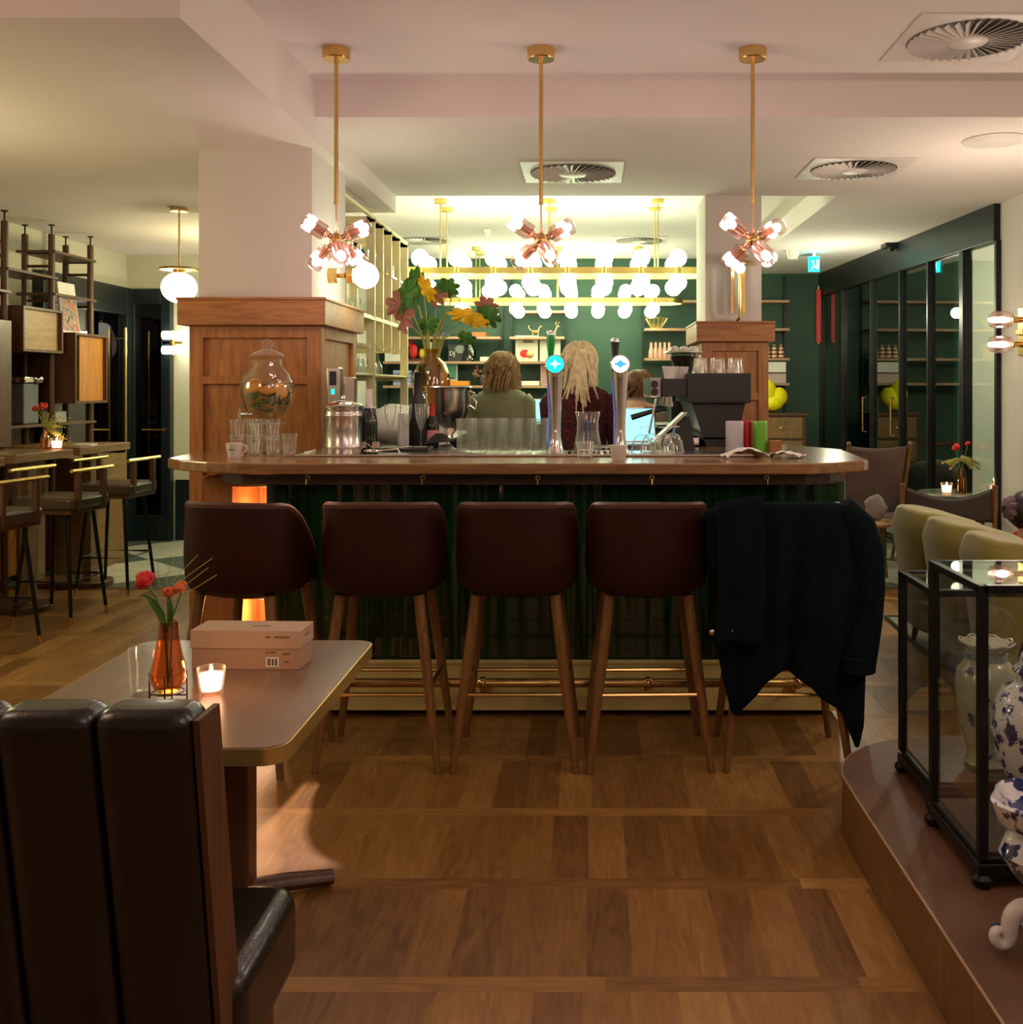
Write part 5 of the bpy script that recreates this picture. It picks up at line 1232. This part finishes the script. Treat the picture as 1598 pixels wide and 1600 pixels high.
book(-.50, .12, .24, 1.47, (.6, .35, .3), 'pinkish book standing face out behind the green tap handle', face=f_pink)
book(-.38, .14, .24, 1.47, (.20, .03, .03), 'dark red book with a white bottle shape behind the turquoise tap badge', face=f_bottle)
for i, (x, z, w_, h, col, lb) in enumerate((
    (-1.51, 1.47, .26, .05, (.85, .28, .02), 'flat bright orange book lying on the low shelf beside the man'),
    (-1.08, 1.747, .34, .05, (.75, .62, .55), 'flat pinkish white book lying on the shelf behind the head of the man'),
    (-.68, 1.47, .22, .05, (.72, .68, .62), 'flat white book lying on the low shelf right of the man'),
    (-1.30, 2.03, .22, .05, (.60, .10, .02), 'flat orange-red box on the top shelf below the foliage'),
    (-1.70, 2.03, .20, .05, (.05, .06, .12), 'flat dark book on the top shelf behind the yellow leaf'))):
    o = MB().box(-w_/2, w_/2, -.10, .10, 0, h).build('flat_book', mat('flat_cover', col, .5), smooth=False, bevel=.003, loc=(x, 11.85, z+.001)); tag(o, lb, 'book', 'books lying flat on the wall shelves')
for i, x in enumerate((-1.825, -1.785, -1.755, -1.725)):
    tag(MB().box(-.013, .013, -.09, .09, 0, (.22, .17, .19, .17)[i]).build('upright_book', mat('spine', ((.60, .58, .46), (.05, .06, .05), (.03, .03, .04), (.02, .03, .02))[i], .5), smooth=False, loc=(x, 11.86, 1.748)), ('pale tall', 'dark green', 'black', 'blackish green')[i]+' book spine, %s of the upright books next to the record book' % ('first', 'second', 'third', 'last')[i], 'book', 'upright books on the middle shelf')
r = book(-1.53, .20, .20, 1.747, (.035, .035, .035), 'black book lettered DJ with a round dark dome picture on the middle shelf')
text('lettering', 'DJ', .07, (-.05, -.02, .09), (PI/2, 0, 0), m_whitep, r)
MB().ell((.04, -.02, .14), (.06, .006, .05), 12, 8).build('figure_print', mat('grey_print', (.3, .32, .32), .5), r)
r = thing('glass_dome', 'dark glass dome with brass bits beside the black record book', 'dome', (-1.38, 11.82, 1.748))
MB().lathe([(.001, 0), (.08, 0), (.08, .02), (.075, .12), (.05, .19), (.001, .22)], n=24).build('dome', glassy('smoke_dome', (.35, .38, .35)), r)
MB().ell((0, 0, .04), (.05, .04, .03), 10, 6).build('contents', m_copper, r)
for i, (x, lb) in enumerate(((-.62, 'small golden animal figurine on the top shelf, the wider one with a tail'), (-.42, 'small golden reindeer figurine on the top shelf, right of the other animal'))):
    r = thing('animal_figurine', lb, 'figurine', (x, 11.85, 2.031))
    g = MB().ell((0, 0, .065), (.045-.01*i, .016, .018), 10, 8).tube([(.035, 0, .07), (.05, 0, .11), (.055, 0, .12)], .008, 6).ell((.064, 0, .122), (.018, .009, .009), 8, 6)
    for s_ in (-.03, .03):
        g.tube([(s_, -.008, .06), (s_*1.1, -.008, 0)], [.007, .004], 6).tube([(s_, .008, .06), (s_*1.1, .008, 0)], [.007, .004], 6)
    if i: g.tube([(.05, 0, .13), (.035, 0, .16), (.045, 0, .18)], .003, 5).tube([(.055, 0, .13), (.07, 0, .155), (.075, 0, .18)], .003, 5)
    else: g.tube([(-.04, 0, .07), (-.075, 0, .10), (-.08, 0, .13)], .006, 6)
    g.build('body', m_brass, r)
r = thing('red_figurine', 'red and yellow figurine on a dark base on the shelf left of the flower vase', 'figurine', (-2.0, 11.84, 1.748))
MB().box(-.12, .12, -.06, .06, 0, .03).build('base', mat('plum_base', (.12, .02, .04), .5), r, smooth=False)
MB().ell((-.03, 0, .12), (.05, .03, .09), 12, 8).tube([(-.03, 0, .15), (-.09, 0, .20), (-.05, 0, .24)], .018, 8).build('red_body', m_red, r)
MB().ell((.07, 0, .09), (.035, .03, .06), 12, 8).build('yellow_body', m_yleaf, r)
r = thing('carton', 'white box with an orange knotted lid on the shelf behind the brass rack', 'box', (-2.24, 11.84, 1.748))
MB().box(-.10, .13, -.10, .10, 0, .17).build('box_body', m_whitep, r, smooth=False)
MB().box(-.10, .10, -.10, .10, .17, .22).ell((-.06, -.05, .225), .025, 8, 6).ell((.05, -.05, .225), .025, 8, 6).build('lid', mat('orange_lid', (.70, .25, .05), .6), r)
r = thing('blue_tin_stack', 'stack of pale blue and white tins on the low shelf behind the brass rack', 'tins', (-2.16, 11.84, 1.471))
for k in range(4): MB().box(-.09, .11, -.08, .08, .045*k, .045*k+.038).build('tin', mat('blue_tin', (.38, .42, .66), .4), r, smooth=False, bevel=.003)
r = thing('dried_flowers', 'dark jug with dried pinkish flowers on the low shelf beside the man', 'vase', (-1.24, 11.84, 1.471))
MB().lathe([(.001, 0), (.04, 0), (.05, .05), (.03, .10), (.001, .10)], n=14).build('jug', m_blackp, r)
g = MB(); rnd = random.Random(5)
for i in range(30): g.ell((rnd.uniform(-.09, .09), rnd.uniform(-.04, .04), rnd.uniform(.10, .22)), rnd.uniform(.010, .02), 6, 4)
g.build('flower_heads', mat('dried_pink', (.40, .20, .14), .8, var=.4), r)
# bottles right
GBt = 'small pink bottles in a row on the green wall shelf'
base = None
for i in range(5):
    for j in range(2):
        if base is None:
            base = MB().lathe([(.001, 0), (.028, 0), (.031, .02), (.028, .08), (.014, .13), (.013, .18), (.001, .18)], n=12).build('pink_bottle', mat('pink_bottle', (.62, .32, .24), .25)); o = base
        else: o = dup(base)
        o.location = (.72+i*.052, 11.80+j*.08, 1.787); tag(o, 'small pink bottle, %s from the shelf end, %s row' % (words[i], ('front', 'back')[j]), 'bottle', GBt)
GSt = 'red striped bottles on the shelf beside the column'
base = None; m_str, t_, b_ = nt('striped_label')
wv = nn(t_, 'ShaderNodeTexWave', bands_direction='Z'); wv.inputs['Scale'].default_value = 7; t_.links.new(coords(t_), wv.inputs['Vector'])
t_.links.new(ramp(t_, wv.outputs[0], [(.35, (.30, .02, .02)), (.5, (.65, .45, .22)), (.7, (.70, .60, .40))]), b_.inputs['Base Color'])
for i in range(4):
    if base is None:
        base = MB().lathe([(.001, 0), (.033, 0), (.035, .02), (.033, .09), (.020, .125), (.018, .15), (.001, .155)], n=14).build('striped_bottle', m_str); o = base
    else: o = dup(base)
    o.location = (1.985+i*.078, 11.82, 1.787); tag(o, 'red and cream striped bottle, %s from the column' % words[i], 'bottle', GSt)
r = thing('wire_bowl', 'brass wire bowl on the upper green shelf left of the slimmer column', 'bowl', (.78, 11.84, 2.128))
g = MB().tube([(.13*math.cos(2*PI*i/28), .11*math.sin(2*PI*i/28), .12) for i in range(28)], .004, 6, closed=True).tube([(.06*math.cos(2*PI*i/20), .05*math.sin(2*PI*i/20), .004) for i in range(20)], .004, 6, closed=True)
for i in range(14):
    a, b = 2*PI*i/14, 2*PI*(i+.5)/14; g.tube([(.06*math.cos(b), .05*math.sin(b), .004), (.13*math.cos(a), .11*math.sin(a), .12)], .003, 5).tube([(.06*math.cos(b), .05*math.sin(b), .004), (.13*math.cos(b+PI/14), .11*math.sin(b+PI/14), .12)], .003, 5)
g.build('wires', m_brassy, r)
tag(MB().box(-.15, .15, -.12, .10, 0, .12).build('white_box', m_whitep, smooth=False, bevel=.004, loc=(2.11, 11.86, 1.62)), 'pale white storage box on the shelf under the striped bottles', 'box')
tag(MB().box(-.15, .15, -.12, .10, 0, .14).build('pink_box', mat('pink_box', (.55, .40, .38), .7), smooth=False, bevel=.004, loc=(2.11, 11.86, 1.474)), 'dusty pink storage box below the white one beside the column', 'box')
for o in bpy.data.objects:
    if o.name == 'pink_box': o.location.z = 1.47-.0; o.scale.z = .98
# sideboard and balloon
sb = thing('sideboard', 'wooden sideboard with round-knobbed drawers against the green wall by the column', 'sideboard', (2.14, 11.62, 0))
MB().box(-.28, .28, -.20, .20, .05, 1.13).box(-.30, .30, -.22, .20, 1.13, 1.16).build('carcass', m_walnut, sb, smooth=False, bevel=.004)
for k in range(4):
    d = MB().box(-.24, .24, -.215, -.20, .10+.26*k, .33+.26*k).build('drawer', m_hight, sb, smooth=False, bevel=.004)
    MB().ell((.0, -.225, .215+.26*k), .016, 10, 8).build('knob', m_brassy, d)
m_yb = mat('yellow_plush', (.92, .82, .0), .8, bmp=.4, bsc=80)
bl = MB().ell((-.06, 0, .20), (.10, .09, .17), 18, 12).ell((.06, -.01, .17), (.10, .09, .11), 18, 12).ell((-.01, -.03, .10), (.12, .09, .09), 18, 12).build('yellow_balloon_figure', m_yb, loc=(2.09, 11.60, 1.17)); tag(bl, 'bright yellow lumpy plush figure standing on the sideboard', 'soft toy')
# ================================================================== PEOPLE
def loft(g, secs, n=22, p=2.3):
    rs = []
    for (cx_, cy_, cz), rx, ry in secs:
        ring = []
        for j in range(n):
            a = 2*PI*j/n; ca, sa = math.cos(a), math.sin(a); q = (abs(ca)**p+abs(sa)**p)**(-1/p)
            ring.append((cx_+ca*q*rx, cy_+sa*q*ry, cz))
        rs.append(ring)
    return g.rings(rs)
def skinned(name, verts, edges, radii, m_, parent, subs=1):
    me = bpy.data.meshes.new(name); me.from_pydata(verts, edges, []); me.materials.append(m_)
    o = bpy.data.objects.new('tmp_skin', me); C.objects.link(o)
    o.modifiers.new('k', 'SKIN'); s_ = o.modifiers.new('s', 'SUBSURF'); s_.levels = subs+1; s_.render_levels = subs+1
    for i, r_ in enumerate(radii):
        me.skin_vertices[0].data[i].radius = (r_, r_) if not isinstance(r_, tuple) else r_
    me.skin_vertices[0].data[0].use_root = True
    m2 = bpy.data.meshes.new_from_object(o.evaluated_get(bpy.context.evaluated_depsgraph_get()))
    bpy.data.objects.remove(o); m2.name = name
    m2.polygons.foreach_set('use_smooth', [True]*len(m2.polygons)); m2.materials.clear(); m2.materials.append(m_)
    q = bpy.data.objects.new(name, m2); C.objects.link(q); q.parent = parent
    return q
def body(parent, H, elbL, handL, elbR, handR, lean=0.0, headyaw=0.0, w_=1.0, feet=True):
    # local frame: the person faces +Y, stands on z=0
    k = H/1.75
    V = []; E = []; R = []
    def v(p, r_): V.append((p[0]*k, p[1]*k, p[2]*k)); R.append(tuple(x*k for x in r_) if isinstance(r_, tuple) else r_*k); return len(V)-1
    def e(a, b): E.append((a, b))
    L = lambda z: lean*max(0, z-.95)
    pel = v((0, 0, .95), .115*w_); wa = v((0, L(1.1), 1.10), .105*w_); ch = v((0, L(1.28), 1.28), .125*w_); up = v((0, L(1.42), 1.42), .085*w_)
    nk = v((0, L(1.5), 1.49), .052); nk2 = v((0, L(1.55)+.01, 1.54), .050)
    e(pel, wa); e(wa, ch); e(ch, up); e(up, nk); e(nk, nk2)
    hd = v((0, L(1.60)+.01, 1.59), .068); hd2 = v((0, L(1.66)+.01, 1.66), .086); hd3 = v((0, L(1.71), 1.71), .070)
    e(nk2, hd); e(hd, hd2); e(hd2, hd3)
    for s_, el, ha in ((-1, elbL, handL), (1, elbR, handR)):
        sh_ = v((s_*.165*w_, L(1.42), 1.42), .052); e(up, sh_)
        a1 = v(el, .040); e(sh_, a1); wr = v(tuple(el[i]+(ha[i]-el[i])*.92 for i in range(3)), .025); e(a1, wr)
        d = (Vector(ha)-Vector(el)).normalized(); pm = v(tuple(Vector(ha)+d*.05), (.034, .018)); e(wr, pm)
        side = d.cross(Vector((0, 0, 1))).normalized() if abs(d.z) < .9 else Vector((1, 0, 0))
        for f_, ln in ((-1.5, .075), (-.5, .09), (.5, .085), (1.5, .068)):
            b0 = Vector(ha)+d*.085+side*f_*.017; f1 = v(tuple(b0), .0085); e(pm, f1)
            f2 = v(tuple(b0+d*ln*.5+Vector((0, 0, -.008))), .0078); f3 = v(tuple(b0+d*ln*.85+Vector((0, 0, -.028))), .0065); e(f1, f2); e(f2, f3)
        t0 = Vector(ha)+d*.02-side*s_*.035; t1 = v(tuple(t0), .010); e(wr, t1); t2 = v(tuple(t0+d*.045-side*s_*.012), .0085); e(t1, t2)
    for s_ in (-1, 1):
        hp = v((s_*.085, 0, .88), .085*w_); e(pel, hp); kn = v((s_*.10, .01, .50), .056); e(hp, kn); an = v((s_*.11, -.01, .09), .037); e(kn, an)
        ft = v((s_*.115, .05, .045), .040); e(an, ft); to = v((s_*.12, .15, .032), .032); e(ft, to)
    o = skinned('body', V, E, R, m_skin, parent)
    # face
    hz = 1.635*k; hy = (L(1.66)+.01)*k; g = MB()
    g.ell((0, hy+.088*k, hz-.012), (.013, .020, .024), 8, 6).ell((-.086*k, hy, hz), (.012, .018, .030), 8, 6).ell((.086*k, hy, hz), (.012, .018, .030), 8, 6)
    g.build('nose_and_ears', m_skin, o)
    for s_ in (-1, 1): MB().ell((s_*.032, hy+.074*k, hz+.02), .012, 8, 6).build('eye', m_white, o)
    MB().ell((0, hy+.080*k, hz-.055), (.025, .008, .007), 8, 6).build('mouth', m_red, o)
    return k, L
def hair(parent, c, r, m_, length, seed, n=150, back=-1, spread=1.0, name='hair', ponytail=False, curl=.012, wid=.006):
    rnd = random.Random(seed); g = MB()
    g.ell((c[0], c[1], c[2]), (r*.98, r*1.06, r*1.08), 20, 14, fn=lambda d: 1+.03*math.sin(12*d.x+9*d.z))
    for i in range(n):
        a = rnd.uniform(-PI*1.12, PI*.12) if rnd.random() < .93 else rnd.uniform(0, 2*PI)
        e0 = rnd.uniform(.1, 1.35); ph = rnd.uniform(0, 6)
        pts = []
        for j in range(9):
            t = j/8; e_ = e0-t*(e0+.25)
            if e_ > -.25+.01 or t < .7:
                q = r*(1.05+.04*math.sin(ph+5*t)); p = Vector((c[0]+math.cos(a)*math.cos(e_)*q*spread, c[1]+math.sin(a)*math.cos(e_)*q*1.04, c[2]+math.sin(e_)*q*1.08))
            last = p
            if t > .6:
                dz = (t-.6)/.4*length*(.75+.35*math.sin(ph*3)); p = Vector((last.x*1.0+curl*math.sin(ph+9*t), last.y+curl*math.cos(ph+8*t), last.z-dz))
            pts.append(p)
        g.tube(pts, [wid*1.0, wid*1.3, wid*1.4, wid*1.4, wid*1.3, wid*1.2, wid, wid*.8, wid*.3], 5)
    return g.build(name, m_, parent)
m_hair1 = mat('brown_blond_hair', (.34, .21, .075), .5, var=.35, sc=30)
m_hair2 = mat('blond_hair', (.88, .72, .42), .45, var=.22, sc=30)
m_hair3 = mat('auburn_hair', (.22, .11, .045), .5, var=.35, sc=30)
m_hair4 = mat('black_hair', (.010, .008, .008), .4)
m_jack = mat('grey_green_jacket', (.25, .26, .155), .8, var=.10, sc=8, bmp=.3, bsc=25)
m_jean = mat('dark_trousers', (.02, .022, .03), .9)
m_knit, t_, b_ = nt('burgundy_knit')
t_.links.new(ramp(t_, noise(t_, coords(t_, (30, 30, 90)), 1.6, 3), [(.40, (.035, .007, .008)), (.58, (.085, .014, .014)), (.66, (.26, .03, .03))]), b_.inputs['Base Color']); b_.inputs['Roughness'].default_value = .9
def clothes(p, k, L, m_, elbL, handL, elbR, handR, w_=1, name='jacket', hem=.78, sleeve=.90, extra=0, collar=True):
    g = MB()
    S_ = [((0, 0, hem), .185*w_, .125), ((0, L(.95), .95), .178*w_, .122), ((0, L(1.08), 1.08), .162*w_, .115), ((0, L(1.22), 1.22), .182*w_, .122), ((0, L(1.34), 1.34), .205*w_, .118), ((0, L(1.41), 1.41), .208*w_, .100), ((0, L(1.455), 1.455), .170*w_, .082), ((0, L(1.48), 1.485), .095, .066), ((0, L(1.5), 1.515), .068, .060)]
    S_ = [((c[0]*k, c[1]*k, c[2]*k), a*k, b*k) for c, a, b in S_]
    loft(g, S_, 30)
    for s_, el, ha in ((-1, elbL, handL), (1, elbR, handR)):
        sh_ = Vector((s_*.160*w_, L(1.40), 1.395)); e_ = Vector(el); h_ = Vector(ha)
        pts = [sh_, sh_.lerp(e_, .12)+Vector((s_*.022, 0, .0)), sh_.lerp(e_, .5)+Vector((s_*.008, 0, 0)), sh_.lerp(e_, .9), e_+(h_-e_)*.1, e_.lerp(h_, .5), e_.lerp(h_, sleeve)]
        g.tube([q*k for q in pts], [.075*k, .074*k, .062*k, .055*k, .054*k, .047*k, .040*k], 16)
    o = g.build(name, m_, p, ang=180)
    if collar: MB().tube([(.070*k*math.cos(a), L(1.5)*k+.062*k*math.sin(a), 1.515*k+.012*math.sin(a)) for a in [2*PI*i/20 for i in range(20)]], .012, 8, closed=True).build('collar', m_, o)
    if extra: MB().box(-.004, .004, -.128*k, -.118*k, hem*k, 1.0*k).build('vent_seam', m_dark, o)
    return o
def legs(p, k, m_, m2):
    g = MB()
    loft(g, [((0, 0, 1.0*k), .168*k, .112*k), ((0, 0, .90*k), .178*k, .118*k), ((0, 0, .80*k), .182*k, .12*k)])
    for s_ in (-1, 1): g.tube([(s_*.088*k, 0, .86*k), (s_*.10*k, .01, .50*k), (s_*.11*k, -.01, .07*k)], [.098*k, .070*k, .058*k], 14)
    g.build('trousers', m_, p)
    for s_ in (-1, 1): MB().ell((s_*.118*k, .07*k, .045*k), (.05*k, .135*k, .05*k), 14, 8).build('shoe', m2, p)
# man at the laptop
A1 = dict(elbL=(-.225, .03, 1.16), handL=(-.15, .25, 1.10), elbR=(.225, .04, 1.15), handR=(.17, .27, 1.10))
pm_ = thing('person', 'person with wavy brown-blond hair in a grey-green jacket seen from behind at a laptop', 'person', (-.645, 7.45, 0), math.radians(-6))
k, L = body(pm_, 1.70, lean=.12, **A1); clothes(pm_, k, L, m_jack, **A1, extra=1); legs(pm_, k, m_jean, m_blackp)
hair(pm_, (0, (L(1.64)+.005)*k, 1.645*k), .105*k, m_hair1, .10, 3, 190, curl=.020, wid=.008)
# woman
A2 = dict(elbL=(-.195, .02, 1.12), handL=(-.20, .22, 1.08), elbR=(.235, .0, 1.12), handR=(.21, .20, 1.06))
pw = thing('person', 'person with long blond half-tied hair in a dark red speckled knit top', 'person', (-.055, 6.30, 0), math.radians(3))
k, L = body(pw, 1.72, lean=.06, w_=.95, **A2); clothes(pw, k, L, m_knit, **A2, w_=.98, name='knit_top', hem=.86, collar=False); legs(pw, k, m_jean, m_blackp)
hr = hair(pw, (0, (L(1.64)+.005)*k, 1.650*k), .100*k, m_hair2, .09, 7, 210, curl=.010, wid=.007)
g = MB(); rnd = random.Random(12)
for i in range(26):
    x0_ = rnd.uniform(-.025, .025); x1_ = x0_*3+rnd.uniform(-.06, .08); zb_ = 1.64*k-rnd.uniform(.18, .33)
    g.tube([(x0_, -.104, 1.69*k), (x0_*1.4, -.122, 1.64*k), ((x0_+x1_)/2, -.128, (1.60*k+zb_)/2+.02), (x1_, -.125, zb_)], [.009, .010, .008, .003], 5)
g.build('tied_tail', m_hair2, hr)
MB().ell((-.030, -.092, 1.44*k), (.009, .008, .022), 10, 8).build('keyhole_opening', m_skin, pw)
# bending person
A3 = dict(elbL=(-.22, .20, 1.12), handL=(-.08, .40, 1.10), elbR=(.22, .22, 1.12), handR=(.10, .42, 1.12))
pb = thing('person', 'person with curly auburn hair and grey shirt bending forward behind the espresso machine', 'person', (.27, 7.30, 0), math.radians(-16))
k, L = body(pb, 1.58, lean=.62, **A3); clothes(pb, k, L, mat('grey_shirt', (.30, .29, .22), .8), **A3, name='shirt'); legs(pb, k, m_jean, m_blackp)
hair(pb, (0, (L(1.64)+.005)*k, 1.63*k), .105*k, m_hair3, .05, 9, 170, curl=.025, wid=.009)
# seated guest on the sofa at the right edge
ps = thing('person', 'person with a black hair bun and dusty purple scrunchie leaning back on the olive sofa', 'person', (2.34, 5.45, -.86), 0)
V_ = [(0, 0, .95+.30-.0), (0, 0, 1.38), (0, 0, 1.50), (0, 0, 1.56), (0, 0, 1.62), (0, 0, 1.67)]
E_ = [(0, 1), (1, 2), (2, 3), (3, 4), (4, 5)]; R_ = [.12, .13, .06, .05, .085, .075]
def addc(pts, rr, root):
    i0 = len(V_); V_.extend(pts); R_.extend(rr); E_.append((root, i0)); E_.extend((i0+i, i0+i+1) for i in range(len(pts)-1)); return i0
for s_ in (-1, 1):
    addc([(s_*.10+.1, 0, 1.27), (.50, s_*.12, 1.30), (.55, s_*.13, .98), (.62, s_*.13, .915)], [.085, .06, .04, .035], 0)
    a_ = addc([(0, s_*.17, 1.44), (.05, s_*.24, 1.32), (.28, s_*.14, 1.34), (.34, s_*.12, 1.34)], [.05, .04, .028, .026], 1)
    for f_ in range(4): addc([(.38, s_*.12+(f_-1.5)*.017, 1.345), (.43, s_*.12+(f_-1.5)*.018, 1.335), (.455, s_*.12+(f_-1.5)*.018, 1.32)], [.0085, .008, .007], a_+3)
skinned('body', V_, E_, R_, m_skin, ps)
g = MB(); loft(g, [((0, 0, 1.20), .14, .20), ((0, 0, 1.35), .13, .20), ((0, 0, 1.46), .10, .19), ((0, 0, 1.51), .06, .07)])
for s_ in (-1, 1): g.tube([(0, s_*.16, 1.44), (.05, s_*.25, 1.32), (.26, s_*.15, 1.34)], [.07, .055, .045], 12); g.tube([(.1, s_*.1, 1.27), (.5, s_*.12, 1.30), (.55, s_*.13, .90)], [.10, .075, .055], 12)
g.build('dark_clothes', m_dark, ps)
MB().tube([(-.02+.075*math.cos(a), .075*math.sin(a), 1.515+.02*math.cos(a)) for a in [2*PI*i/18 for i in range(18)]], .020, 8, closed=True).build('red_collar', m_red, ps)
hr = MB().ell((-.015, 0, 1.655), (.10, .092, .105), 20, 14).ell((-.10, .0, 1.665), (.045, .045, .045), 14, 10).build('hair', m_hair4, ps)
MB().ell((-.10, .0, 1.665), (.040, .062, .062), 20, 14, fn=lambda d: 1+.18*math.sin(9*d.y)*math.cos(9*d.z)).build('scrunchie', mat('dusty_purple', (.16, .09, .11), .8), hr)
